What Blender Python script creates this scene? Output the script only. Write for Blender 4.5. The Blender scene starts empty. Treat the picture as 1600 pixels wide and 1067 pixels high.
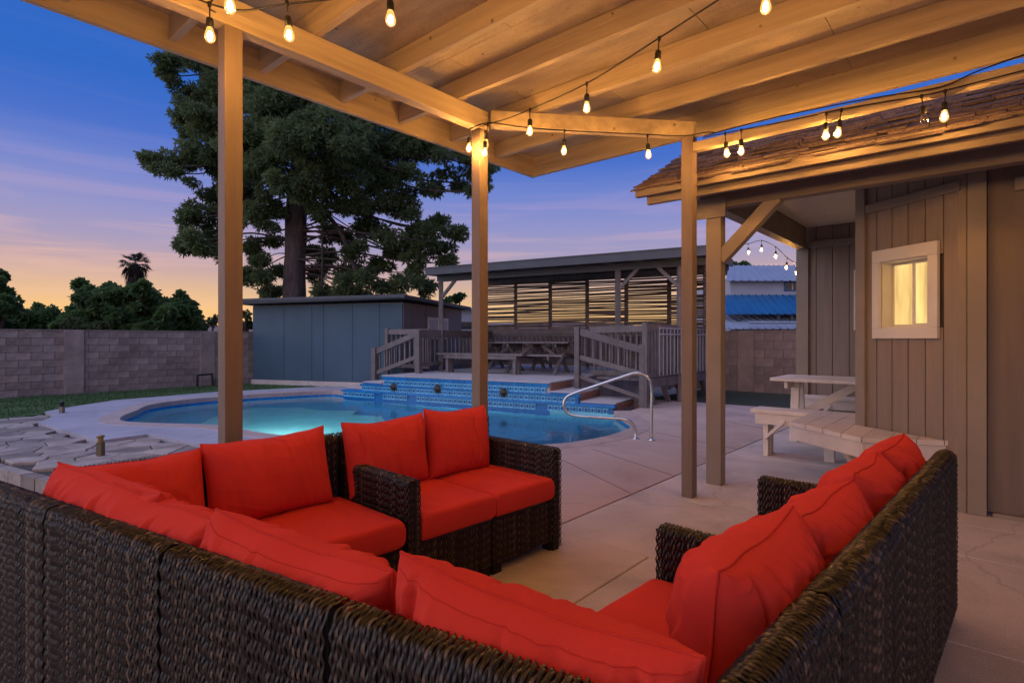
import bpy, math, random
import numpy as np
from mathutils import Vector, Matrix, noise
from mathutils.geometry import tessellate_polygon

random.seed(11)
rng = np.random.default_rng(7)
PI = math.pi
scene = bpy.context.scene
COL = scene.collection

# ------------------------------------------------------------------ camera
cam_d = bpy.data.cameras.new('camera')
cam_d.sensor_width = 36.0
cam_d.lens = 36.0 * 868 / 1600
cam_d.shift_y = -0.0022
cam_d.clip_start = 0.02
cam_d.clip_end = 4000
cam = bpy.data.objects.new('camera', cam_d)
COL.objects.link(cam)
cam.location = (0, 0, 1.2)
cam.rotation_euler = (PI / 2, 0, 0)
scene.camera = cam

# ------------------------------------------------------------------ sky
world = bpy.data.worlds.new('World')
scene.world = world
world.use_nodes = True
nt = world.node_tree
nt.nodes.clear()
def N(t, kind, **kw):
    n = t.nodes.new(kind)
    for k, v in kw.items():
        setattr(n, k, v)
    return n
def srgb(r, g, b):
    f = lambda c: (c / 255 / 12.92) if c / 255 <= .04045 else ((c / 255 + .055) / 1.055) ** 2.4
    return (f(r), f(g), f(b), 1)
def ramp(n, stops, mode='LINEAR'):
    cr = n.color_ramp
    cr.interpolation = mode
    while len(cr.elements) > 1:
        cr.elements.remove(cr.elements[-1])
    cr.elements[0].position = stops[0][0]
    cr.elements[0].color = stops[0][1]
    for p, c in stops[1:]:
        e = cr.elements.new(p)
        e.color = c
out = N(nt, 'ShaderNodeOutputWorld')
bg = N(nt, 'ShaderNodeBackground')
tc = N(nt, 'ShaderNodeTexCoord')
sep = N(nt, 'ShaderNodeSeparateXYZ')
nt.links.new(tc.outputs['Generated'], sep.inputs[0])
grad = N(nt, 'ShaderNodeValToRGB')
ramp(grad, [(0.0, srgb(250, 194, 122)), (0.045, srgb(243, 196, 134)), (0.078, srgb(220, 182, 150)), (0.115, srgb(190, 164, 172)),
            (0.15, srgb(164, 155, 190)), (0.19, srgb(146, 148, 200)), (0.25, srgb(112, 133, 206)), (0.30, srgb(72, 112, 202)), (0.36, srgb(46, 104, 198)), (0.5, srgb(40, 102, 196)), (1.0, srgb(36, 92, 182))], 'LINEAR')
nt.links.new(sep.outputs['Z'], grad.inputs['Fac'])
# thin wisps of cloud, stretched along the horizon
mp = N(nt, 'ShaderNodeMapping')
mp.inputs['Scale'].default_value = (1.1, 1.1, 17.0)
mp.inputs['Rotation'].default_value = (0.0, 0.10, 0.3)
nt.links.new(tc.outputs['Generated'], mp.inputs['Vector'])
cn = N(nt, 'ShaderNodeTexNoise')
cn.inputs['Scale'].default_value = 2.3
cn.inputs['Detail'].default_value = 7
cn.inputs['Roughness'].default_value = .55
cn.inputs['Distortion'].default_value = .5
nt.links.new(mp.outputs[0], cn.inputs['Vector'])
cr = N(nt, 'ShaderNodeValToRGB')
ramp(cr, [(0.0, (0, 0, 0, 1)), (0.47, (0, 0, 0, 1)), (0.62, (1, 1, 1, 1))])
nt.links.new(cn.outputs['Fac'], cr.inputs['Fac'])
band = N(nt, 'ShaderNodeValToRGB')
ramp(band, [(0.0, (0, 0, 0, 1)), (0.07, (.3, .3, .3, 1)), (0.13, (.5, .5, .5, 1)), (0.2, (.4, .4, .4, 1)), (0.30, (.06, .06, .06, 1)), (1, (0, 0, 0, 1))])
nt.links.new(sep.outputs['Z'], band.inputs['Fac'])
cm = N(nt, 'ShaderNodeMath', operation='MULTIPLY')
nt.links.new(cr.outputs[0], cm.inputs[0])
nt.links.new(band.outputs[0], cm.inputs[1])
ccol = N(nt, 'ShaderNodeValToRGB')
ramp(ccol, [(0.0, srgb(250, 200, 150)), (0.12, srgb(232, 186, 172)), (0.22, srgb(178, 158, 202)), (.35, srgb(120, 130, 200)), (1, srgb(60, 90, 170))])
nt.links.new(sep.outputs['Z'], ccol.inputs['Fac'])
mixc = N(nt, 'ShaderNodeMixRGB')
nt.links.new(cm.outputs[0], mixc.inputs['Fac'])
nt.links.new(grad.outputs[0], mixc.inputs[1])
nt.links.new(ccol.outputs[0], mixc.inputs[2])
# a little of the physical twilight sky under the graded one
sky = N(nt, 'ShaderNodeTexSky')
sky.sky_type = 'NISHITA'
sky.sun_disc = False
sky.sun_elevation = math.radians(1.0)
sky.sun_rotation = math.radians(-35)
skm = N(nt, 'ShaderNodeMixRGB', blend_type='ADD')
skm.inputs['Fac'].default_value = 0.004
nt.links.new(mixc.outputs[0], skm.inputs[1])
nt.links.new(sky.outputs[0], skm.inputs[2])
nt.links.new(skm.outputs[0], bg.inputs['Color'])
bg.inputs['Strength'].default_value = 1.0
nt.links.new(bg.outputs[0], out.inputs[0])

# afterglow: one very soft lamp standing for the wide bright western sky
sun_d = bpy.data.lights.new('afterglow', 'SUN')
sun_d.energy = 2.15
sun_d.angle = math.radians(115)
sun_d.color = (.97, .89, .95)
sun = bpy.data.objects.new('afterglow', sun_d)
COL.objects.link(sun)
sun.rotation_euler = Vector((1.0, .55, -.80)).to_track_quat('-Z', 'Y').to_euler()

BULB = 740.0        # radiance of a lit filament
scene.view_settings.view_transform = 'Standard'
scene.view_settings.look = 'None'
scene.view_settings.exposure = 0.0
scene.view_settings.gamma = 1.0
scene.view_settings.use_curve_mapping = False
scene.render.engine = 'CYCLES'
cy = scene.cycles
cy.use_denoising = True
cy.max_bounces = 8
cy.diffuse_bounces = 4
cy.transparent_max_bounces = 12
cy.sample_clamp_indirect = 4.0
cy.use_light_tree = True

# ------------------------------------------------------------------ yard frame: a runs along the house, b away from it
SA, CA = .6574, .7536
def W(a, b, z=0.0):
    return Vector((a * CA + b * SA, -a * SA + b * CA, z))
E_ = Vector((CA, -SA, 0))
D_ = Vector((SA, CA, 0))
UP = Vector((0, 0, 1))

# ------------------------------------------------------------------ materials
MATS = {}
def mat(name, col, rough=.6, var=.12, scale=6.0, stretch=(1, 1, 1), bump=.0, bscale=40.0, metal=0.0, spec=.4, col2=None, emit=None, est=0.0, objrand=0.0, detail=5.0, rot=0.0):
    if name in MATS:
        return MATS[name]
    m = bpy.data.materials.new(name)
    m.use_nodes = True
    t = m.node_tree
    b = t.nodes['Principled BSDF']
    b.inputs['Roughness'].default_value = rough
    b.inputs['Metallic'].default_value = metal
    b.inputs['Specular IOR Level'].default_value = spec
    tcn = N(t, 'ShaderNodeTexCoord')
    mpn = N(t, 'ShaderNodeMapping')
    mpn.inputs['Scale'].default_value = stretch
    vsrc = tcn.outputs['Object']
    if rot:
        vr = N(t, 'ShaderNodeVectorRotate')
        vr.rotation_type = 'Z_AXIS'
        vr.inputs['Angle'].default_value = rot
        t.links.new(vsrc, vr.inputs['Vector'])
        vsrc = vr.outputs[0]
    t.links.new(vsrc, mpn.inputs['Vector'])
    nz = N(t, 'ShaderNodeTexNoise')
    nz.inputs['Scale'].default_value = scale
    nz.inputs['Detail'].default_value = detail
    t.links.new(mpn.outputs[0], nz.inputs['Vector'])
    rp = N(t, 'ShaderNodeValToRGB')
    c = Vector(col)
    lo = tuple(c * (1 - var)) + (1,)
    hi = tuple(c * (1 + var)) + (1,)
    if col2:
        hi = tuple(col2) + (1,)
    ramp(rp, [(.3, lo), (.7, hi)])
    t.links.new(nz.outputs['Fac'], rp.inputs['Fac'])
    last = rp.outputs[0]
    if objrand:
        oi = N(t, 'ShaderNodeObjectInfo')
        hs = N(t, 'ShaderNodeHueSaturation')
        mr = N(t, 'ShaderNodeMapRange')
        mr.inputs['To Min'].default_value = 1 - objrand
        mr.inputs['To Max'].default_value = 1 + objrand
        t.links.new(oi.outputs['Random'], mr.inputs['Value'])
        t.links.new(mr.outputs[0], hs.inputs['Value'])
        t.links.new(last, hs.inputs['Color'])
        last = hs.outputs[0]
    t.links.new(last, b.inputs['Base Color'])
    if bump:
        n2 = N(t, 'ShaderNodeTexNoise')
        n2.inputs['Scale'].default_value = bscale
        n2.inputs['Detail'].default_value = 6
        t.links.new(mpn.outputs[0], n2.inputs['Vector'])
        bp = N(t, 'ShaderNodeBump')
        bp.inputs['Strength'].default_value = bump
        bp.inputs['Distance'].default_value = .01
        t.links.new(n2.outputs['Fac'], bp.inputs['Height'])
        t.links.new(bp.outputs[0], b.inputs['Normal'])
    if emit:
        b.inputs['Emission Color'].default_value = tuple(emit) + (1,)
        b.inputs['Emission Strength'].default_value = est
    MATS[name] = m
    return m

def stained(m, scale=1.1, dark=.62, lo=.50, hi=.68, seed=0.0, cracks=0.0):
    """broad blotches of old stain, and optional hairline cracks"""
    t = m.node_tree
    b = t.nodes['Principled BSDF']
    src = b.inputs['Base Color'].links[0].from_socket
    tcn = N(t, 'ShaderNodeTexCoord')
    geo = N(t, 'ShaderNodeNewGeometry')
    nz = N(t, 'ShaderNodeTexNoise')
    nz.inputs['Scale'].default_value = scale
    nz.inputs['Detail'].default_value = 9
    nz.inputs['Roughness'].default_value = .68
    nz.inputs['Distortion'].default_value = .6
    t.links.new(geo.outputs['Position'], nz.inputs['Vector'])
    rp = N(t, 'ShaderNodeValToRGB')
    ramp(rp, [(lo, (1, 1, 1, 1)), (hi, (dark, dark, dark, 1))])
    t.links.new(nz.outputs['Fac'], rp.inputs['Fac'])
    mx = N(t, 'ShaderNodeMixRGB', blend_type='MULTIPLY')
    mx.inputs['Fac'].default_value = 1.0
    t.links.new(src, mx.inputs[1])
    t.links.new(rp.outputs[0], mx.inputs[2])
    last = mx.outputs[0]
    n3 = N(t, 'ShaderNodeTexNoise')
    n3.inputs['Scale'].default_value = 160
    n3.inputs['Detail'].default_value = 2
    t.links.new(geo.outputs['Position'], n3.inputs['Vector'])
    r3 = N(t, 'ShaderNodeValToRGB')
    ramp(r3, [(.35, (.80, .80, .80, 1)), (.62, (1.08, 1.08, 1.08, 1))])
    t.links.new(n3.outputs['Fac'], r3.inputs['Fac'])
    m3 = N(t, 'ShaderNodeMixRGB', blend_type='MULTIPLY')
    m3.inputs['Fac'].default_value = .8
    t.links.new(last, m3.inputs[1])
    t.links.new(r3.outputs[0], m3.inputs[2])
    last = m3.outputs[0]
    if cracks:
        wv = N(t, 'ShaderNodeTexNoise')
        wv.inputs['Scale'].default_value = 2.5
        wv.inputs['Detail'].default_value = 6
        t.links.new(geo.outputs['Position'], wv.inputs['Vector'])
        ad = N(t, 'ShaderNodeMixRGB', blend_type='ADD')
        ad.inputs['Fac'].default_value = .35
        t.links.new(geo.outputs['Position'], ad.inputs[1])
        t.links.new(wv.outputs['Color'], ad.inputs[2])
        vo = N(t, 'ShaderNodeTexVoronoi')
        vo.feature = 'DISTANCE_TO_EDGE'
        vo.inputs['Scale'].default_value = .42
        t.links.new(ad.outputs[0], vo.inputs['Vector'])
        rc = N(t, 'ShaderNodeValToRGB')
        ramp(rc, [(0.0, (cracks, cracks, cracks, 1)), (.0016, (cracks, cracks, cracks, 1)), (.0034, (1, 1, 1, 1))])
        t.links.new(vo.outputs['Distance'], rc.inputs['Fac'])
        m4 = N(t, 'ShaderNodeMixRGB', blend_type='MULTIPLY')
        m4.inputs['Fac'].default_value = 1.0
        t.links.new(last, m4.inputs[1])
        t.links.new(rc.outputs[0], m4.inputs[2])
        last = m4.outputs[0]
    t.links.new(last, b.inputs['Base Color'])
    return m

def spotted(m, dens=5.0, amount=.55, col=(.08, .05, .03)):
    """sparse dark scuffs and nail marks over a paint"""
    t = m.node_tree
    b = t.nodes['Principled BSDF']
    src = b.inputs['Base Color'].links[0].from_socket
    tcn = N(t, 'ShaderNodeTexCoord')
    vo = N(t, 'ShaderNodeTexVoronoi')
    vo.inputs['Scale'].default_value = dens
    t.links.new(tcn.outputs['Object'], vo.inputs['Vector'])
    rp = N(t, 'ShaderNodeValToRGB')
    ramp(rp, [(.0, (1, 1, 1, 1)), (.06, (.7, .7, .7, 1)), (.085, (0, 0, 0, 1))])
    t.links.new(vo.outputs['Distance'], rp.inputs['Fac'])
    nz = N(t, 'ShaderNodeTexNoise')
    nz.inputs['Scale'].default_value = 2.5
    t.links.new(tcn.outputs['Object'], nz.inputs['Vector'])
    gt = N(t, 'ShaderNodeMath', operation='GREATER_THAN')
    gt.inputs[1].default_value = .47
    t.links.new(nz.outputs['Fac'], gt.inputs[0])
    mu = N(t, 'ShaderNodeMath', operation='MULTIPLY')
    t.links.new(rp.outputs[0], mu.inputs[0])
    t.links.new(gt.outputs[0], mu.inputs[1])
    m2 = N(t, 'ShaderNodeMath', operation='MULTIPLY')
    m2.inputs[1].default_value = amount
    t.links.new(mu.outputs[0], m2.inputs[0])
    mx = N(t, 'ShaderNodeMixRGB')
    mx.inputs[2].default_value = tuple(col) + (1,)
    t.links.new(m2.outputs[0], mx.inputs['Fac'])
    t.links.new(src, mx.inputs[1])
    t.links.new(mx.outputs[0], b.inputs['Base Color'])
    return m

GR = math.radians(41.1)
M_COVER = spotted(mat('cover_paint', (.45, .355, .24), .55, .17, 3.0, (.35, 7, 7), bump=.5, bscale=9, rot=GR, detail=8), 6.0, .8)
M_COVERD = spotted(mat('cover_paint_beam', (.45, .355, .24), .55, .17, 3.0, (7, .35, 7), bump=.5, bscale=9, rot=GR, detail=8), 6.0, .8)
M_PLY = spotted(stained(mat('cover_plywood', (.45, .36, .25), .6, .16, 2.2, (1, 6, 1), bump=.4, bscale=12, rot=GR, detail=8), 1.6, .78), 7.0, .9)
M_POST = mat('post_paint', (.20, .145, .11), .55, .08, 5.0, (6, 6, .6), bump=.2, bscale=24)
M_HOUSE = mat('house_siding_paint', (.25, .19, .145), .6, .09, 3.0, (6, 6, .5), bump=.35, bscale=22, objrand=.04)
M_TRIM = mat('house_trim_paint', (.26, .205, .155), .55, .08, 4.0, bump=.2, bscale=30)
M_EAVE = mat('house_eave_paint', (.19, .145, .11), .6, .12, 4.0, (1, 6, 6), bump=.4, bscale=20, rot=GR)
M_CEIL = mat('porch_ceiling_paint', (.60, .50, .38), .6, .06, 3.0, (1, 6, 1), bump=.2)
M_SHAKE = mat('roof_shake', (.12, .082, .075), .85, .35, 9.0, (8, 1, 1), bump=.8, bscale=30, objrand=.3)
M_WHITE = mat('window_trim_white', (.66, .61, .54), .5, .04, 4.0, bump=.1)
M_BENCH = mat('bench_paint', (.70, .60, .52), .5, .08, 6.0, bump=.25, bscale=26, objrand=.05)
M_GREYWOOD = mat('pavilion_wood', (.165, .14, .135), .7, .2, 5.0, bump=.4, bscale=30, objrand=.15)
M_GREYROOF = mat('pavilion_fascia_paint', (.075, .078, .09), .6, .1, 3.0, bump=.2)
M_SLAT = mat('lattice_slat_wood', (.17, .12, .095), .75, .25, 6.0, bump=.4, objrand=.25)
M_SHED = mat('shed_paint', (.05, .095, .135), .55, .10, 1.6, (1, 1, .5), bump=.15, bscale=14, objrand=.04)
M_SHED2 = mat('shed_side_paint', (.19, .16, .165), .6, .08, 2.0, bump=.15)
M_BLOCK = stained(mat('wall_block', (.36, .275, .225), .9, .2, 5.0, bump=.6, bscale=60, objrand=.16), .8, .6, .45, .7)
M_BLOCKR = mat('back_wall_block', (.27, .18, .145), .9, .16, 5.0, bump=.5, bscale=60, objrand=.14)
M_MORTAR = mat('mortar', (.17, .14, .14), .95, .1, 8.0)
M_CONC = stained(mat('patio_concrete', (.62, .53, .475), .62, .14, 1.7, bump=.3, bscale=70, objrand=.05, detail=9), 1.0, .66, .48, .72, cracks=.75)
M_DECK = stained(mat('pool_deck_concrete', (.48, .43, .425), .75, .10, 1.5, bump=.3, bscale=90, detail=9), .9, .75, .5, .72)
def tint_right_half(m, col, x0, x1):  # tints the colour towards the right, carrying the warm bulb light
    t = m.node_tree
    b = t.nodes['Principled BSDF']
    src = b.inputs['Base Color'].links[0].from_socket
    geo = N(t, 'ShaderNodeNewGeometry')
    sp = N(t, 'ShaderNodeSeparateXYZ')
    t.links.new(geo.outputs['Position'], sp.inputs[0])
    mr = N(t, 'ShaderNodeMapRange')
    mr.inputs['From Min'].default_value = x0
    mr.inputs['From Max'].default_value = x1
    t.links.new(sp.outputs['X'], mr.inputs['Value'])
    mx = N(t, 'ShaderNodeMixRGB', blend_type='MULTIPLY')
    mx.inputs[2].default_value = tuple(col) + (1,)
    t.links.new(mr.outputs[0], mx.inputs['Fac'])
    t.links.new(src, mx.inputs[1])
    t.links.new(mx.outputs[0], b.inputs['Base Color'])
    return m
M_DECKP = tint_right_half(stained(mat('pool_deck_warm_right', (.41, .385, .425), .75, .10, 1.5, bump=.3, bscale=90, detail=9), .9, .72, .5, .72, cracks=.78), (1.30, 1.02, .78), -2.2, -1.9)  # right half browner aggregate, with the bulbs' warm light put into its tint
M_JOINT = mat('joint_dark', (.17, .13, .105), .9, .1, 8.0)
M_COPE = mat('pool_coping', (.44, .33, .29), .8, .10, 4.0, bump=.3, bscale=60)
M_FLAG = stained(mat('flagstone', (.34, .275, .23), .8, .25, 3.0, bump=.6, bscale=30, objrand=.3), 2.5, .6, .45, .7)
M_BRICK = mat('step_brick', (.30, .145, .10), .85, .15, 8.0, bump=.4, bscale=60, objrand=.15)
M_TILE_D = mat('blue_tile', (.006, .17, .45), .18, .2, 9.0, objrand=.18, spec=.5)
M_TILE_L = mat('light_blue_tile', (.13, .48, .70), .2, .2, 30.0, objrand=.15, spec=.5)
M_MOTIF = mat('tile_motif', (.015, .08, .25), .2, .1, 20.0)
M_BRONZE = mat('bronze', (.07, .05, .03), .5, .3, 30.0, metal=.6, bump=.3)
M_PLASTER = mat('pool_plaster', (.22, .60, .68), .8, .08, 1.5)
M_LAWN = mat('lawn', (.055, .12, .04), .95, .35, 2.5, col2=(.09, .16, .05), bump=.5, bscale=120)
M_GRASS = mat('grass_blades', (.06, .15, .045), .8, .3, 3.0, col2=(.12, .18, .06))
M_DIRT = mat('far_ground', (.14, .11, .085), .95, .25, .08)
M_STEEL = mat('stainless', (.62, .62, .62), .22, .05, 8.0, metal=1.0)
M_WALLCORE = mat('siding_groove', (.07, .05, .038), .8, .15, 8.0)
M_WICKBACK = mat('wicker_core', (.010, .008, .007), .8, .2, 8.0)
M_CUSH = mat('red_canvas', (.66, .050, .036), .9, .09, 2.5, bump=.25, bscale=420, spec=.15)
M_PIPING = mat('red_piping', (.58, .038, .025), .85, .06, 8.0, spec=.15)
M_BARK = mat('bark', (.085, .062, .055), .95, .35, 5.0, (2, 2, .6), bump=1.0, bscale=14)
M_BLACK = mat('black_rubber', (.012, .011, .011), .5, .2, 10.0)
M_METALROOF = mat('metal_roof', (.30, .33, .40), .5, .08, 2.0)
M_BLUEROOF = mat('blue_awning', (.02, .13, .30), .4, .1, 2.0)
M_NWALL = mat('neighbour_stucco', (.40, .40, .44), .85, .06, 2.0)
M_DARKGLASS = mat('dark_glass', (.03, .04, .055), .08, .1, 2.0, spec=.6)
M_NTRIM = mat('blue_trim', (.05, .12, .24), .5, .1, 3.0)

def mat_needles(name, dark, light, trans=.25):
    m = bpy.data.materials.new(name)
    m.use_nodes = True
    t = m.node_tree
    b = t.nodes['Principled BSDF']
    b.inputs['Roughness'].default_value = .6
    b.inputs['Specular IOR Level'].default_value = .25
    at = N(t, 'ShaderNodeAttribute')
    at.attribute_name = 'tone'
    rp = N(t, 'ShaderNodeValToRGB')
    ramp(rp, [(0, tuple(dark) + (1,)), (1, tuple(light) + (1,))])
    t.links.new(at.outputs['Fac'], rp.inputs['Fac'])
    t.links.new(rp.outputs[0], b.inputs['Base Color'])
    tr = N(t, 'ShaderNodeBsdfTranslucent')
    t.links.new(rp.outputs[0], tr.inputs['Color'])
    mx = N(t, 'ShaderNodeMixShader')
    mx.inputs['Fac'].default_value = trans
    o = t.nodes['Material Output']
    t.links.new(b.outputs[0], mx.inputs[1])
    t.links.new(tr.outputs[0], mx.inputs[2])
    t.links.new(mx.outputs[0], o.inputs['Surface'])
    return m
M_PINE = mat_needles('pine_needles', (.085, .125, .05), (.21, .27, .115), .5)
M_LEAF = mat_needles('bush_leaves', (.055, .11, .04), (.14, .23, .075), .45)
M_PALM = mat_needles('palm_leaves', (.02, .03, .015), (.06, .06, .03))

def mat_wicker():
    m = bpy.data.materials.new('wicker')
    m.use_nodes = True
    t = m.node_tree
    b = t.nodes['Principled BSDF']
    b.inputs['Roughness'].default_value = .36
    b.inputs['Specular IOR Level'].default_value = .5
    at = N(t, 'ShaderNodeAttribute')
    at.attribute_name = 'tone'
    rp = N(t, 'ShaderNodeValToRGB')
    ramp(rp, [(0, (.006, .0045, .004, 1)), (.5, (.014, .010, .008, 1)), (.78, (.036, .026, .019, 1)), (1, (.15, .108, .074, 1))])  # top stop is a tan highlight painted on the strand crests
    t.links.new(at.outputs['Fac'], rp.inputs['Fac'])
    t.links.new(rp.outputs[0], b.inputs['Base Color'])
    return m
M_WICK = mat_wicker()

def mat_water():
    m = bpy.data.materials.new('pool_water')
    m.use_nodes = True
    t = m.node_tree
    t.nodes.remove(t.nodes['Principled BSDF'])
    o = t.nodes['Material Output']
    gl = N(t, 'ShaderNodeBsdfGlossy')
    gl.inputs['Roughness'].default_value = .03
    gl.inputs['Color'].default_value = (1, 1, 1, 1)
    tr = N(t, 'ShaderNodeBsdfRefraction')
    tr.inputs['IOR'].default_value = 1.33
    tr.inputs['Roughness'].default_value = .02
    tr.inputs['Color'].default_value = (.92, 1.0, 1.0, 1)
    fr = N(t, 'ShaderNodeFresnel')
    fr.inputs['IOR'].default_value = 1.33
    tcn = N(t, 'ShaderNodeTexCoord')
    nz = N(t, 'ShaderNodeTexNoise')
    nz.inputs['Scale'].default_value = 3.0
    nz.inputs['Detail'].default_value = 3
    t.links.new(tcn.outputs['Object'], nz.inputs['Vector'])
    bp = N(t, 'ShaderNodeBump')
    bp.inputs['Strength'].default_value = .22
    bp.inputs['Distance'].default_value = .05
    t.links.new(nz.outputs['Fac'], bp.inputs['Height'])
    t.links.new(bp.outputs[0], gl.inputs['Normal'])
    t.links.new(bp.outputs[0], tr.inputs['Normal'])
    mx = N(t, 'ShaderNodeMixShader')
    t.links.new(fr.outputs[0], mx.inputs['Fac'])
    t.links.new(tr.outputs[0], mx.inputs[1])
    t.links.new(gl.outputs[0], mx.inputs[2])
    t.links.new(mx.outputs[0], o.inputs['Surface'])
    va = N(t, 'ShaderNodeVolumeAbsorption')
    va.inputs['Color'].default_value = (.08, .78, .90, 1)
    va.inputs['Density'].default_value = .75
    t.links.new(va.outputs[0], o.inputs['Volume'])
    return m
M_WATER = mat_water()

def mat_glow(name, col, strength, var=.0, scale=3.0):
    m = bpy.data.materials.new(name)
    m.use_nodes = True
    t = m.node_tree
    t.nodes.remove(t.nodes['Principled BSDF'])
    o = t.nodes['Material Output']
    em = N(t, 'ShaderNodeEmission')
    em.inputs['Strength'].default_value = strength
    if var:
        tcn = N(t, 'ShaderNodeTexCoord')
        nz = N(t, 'ShaderNodeTexNoise')
        nz.inputs['Scale'].default_value = scale
        mpn = N(t, 'ShaderNodeMapping')
        mpn.inputs['Scale'].default_value = (4.0, 4.0, .7)
        t.links.new(tcn.outputs['Object'], mpn.inputs['Vector'])
        t.links.new(mpn.outputs[0], nz.inputs['Vector'])
        rp = N(t, 'ShaderNodeValToRGB')
        c = Vector(col)
        ramp(rp, [(.3, tuple(c * (1 - var)) + (1,)), (.7, tuple(c * (1 + var)) + (1,))])
        t.links.new(nz.outputs['Fac'], rp.inputs['Fac'])
        t.links.new(rp.outputs[0], em.inputs['Color'])
    else:
        em.inputs['Color'].default_value = tuple(col) + (1,)
    t.links.new(em.outputs[0], o.inputs['Surface'])
    return m
M_FIL = mat_glow('lit_filament', (1.0, .50, .13), BULB)
M_ROOM = mat_glow('lit_room', (.95, .60, .21), 1.1, .34, 3.0)

def mat_bulb(name, lit):
    m = bpy.data.materials.new(name)
    m.use_nodes = True
    t = m.node_tree
    t.nodes.remove(t.nodes['Principled BSDF'])
    o = t.nodes['Material Output']
    tr = N(t, 'ShaderNodeBsdfTransparent')
    tr.inputs['Color'].default_value = (1, .93, .8, 1)
    gl = N(t, 'ShaderNodeBsdfGlossy')
    gl.inputs['Roughness'].default_value = .05
    mx = N(t, 'ShaderNodeMixShader')
    fr = N(t, 'ShaderNodeFresnel')
    fr.inputs['IOR'].default_value = 1.45
    t.links.new(fr.outputs[0], mx.inputs['Fac'])
    t.links.new(tr.outputs[0], mx.inputs[1])
    t.links.new(gl.outputs[0], mx.inputs[2])
    last = mx.outputs[0]
    if lit:
        em = N(t, 'ShaderNodeEmission')
        em.inputs['Color'].default_value = (1.0, .50, .12, 1)
        em.inputs['Strength'].default_value = 1.25
        ad = N(t, 'ShaderNodeAddShader')
        t.links.new(last, ad.inputs[0])
        t.links.new(em.outputs[0], ad.inputs[1])
        last = ad.outputs[0]
    t.links.new(last, o.inputs['Surface'])
    return m
M_BULB = mat_bulb('bulb_glass_lit', True)
M_BULBOFF = mat_bulb('bulb_glass_off', False)

# ------------------------------------------------------------------ object helpers
def wloc(o):
    v = Vector((0, 0, 0))
    while o is not None:
        v = v + o.location
        o = o.parent
    return v

def tag(o, label=None, cat=None, group=None, kind=None):
    if label: o['label'] = label
    if cat: o['category'] = cat
    if group: o['group'] = group
    if kind: o['kind'] = kind
    return o

def thing(name, label, cat, loc=(0, 0, 0), rotz=0.0, group=None):
    o = bpy.data.objects.new(name, None)
    o.empty_display_size = .1
    COL.objects.link(o)
    o.location = loc
    o.rotation_euler = (0, 0, rotz)
    return tag(o, label, cat, group)

def link_mesh(name, me, parent=None, loc=None):
    o = bpy.data.objects.new(name, me)
    COL.objects.link(o)
    if parent is not None:
        o.parent = parent
    if loc is not None:
        o.location = loc
    return o

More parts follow.
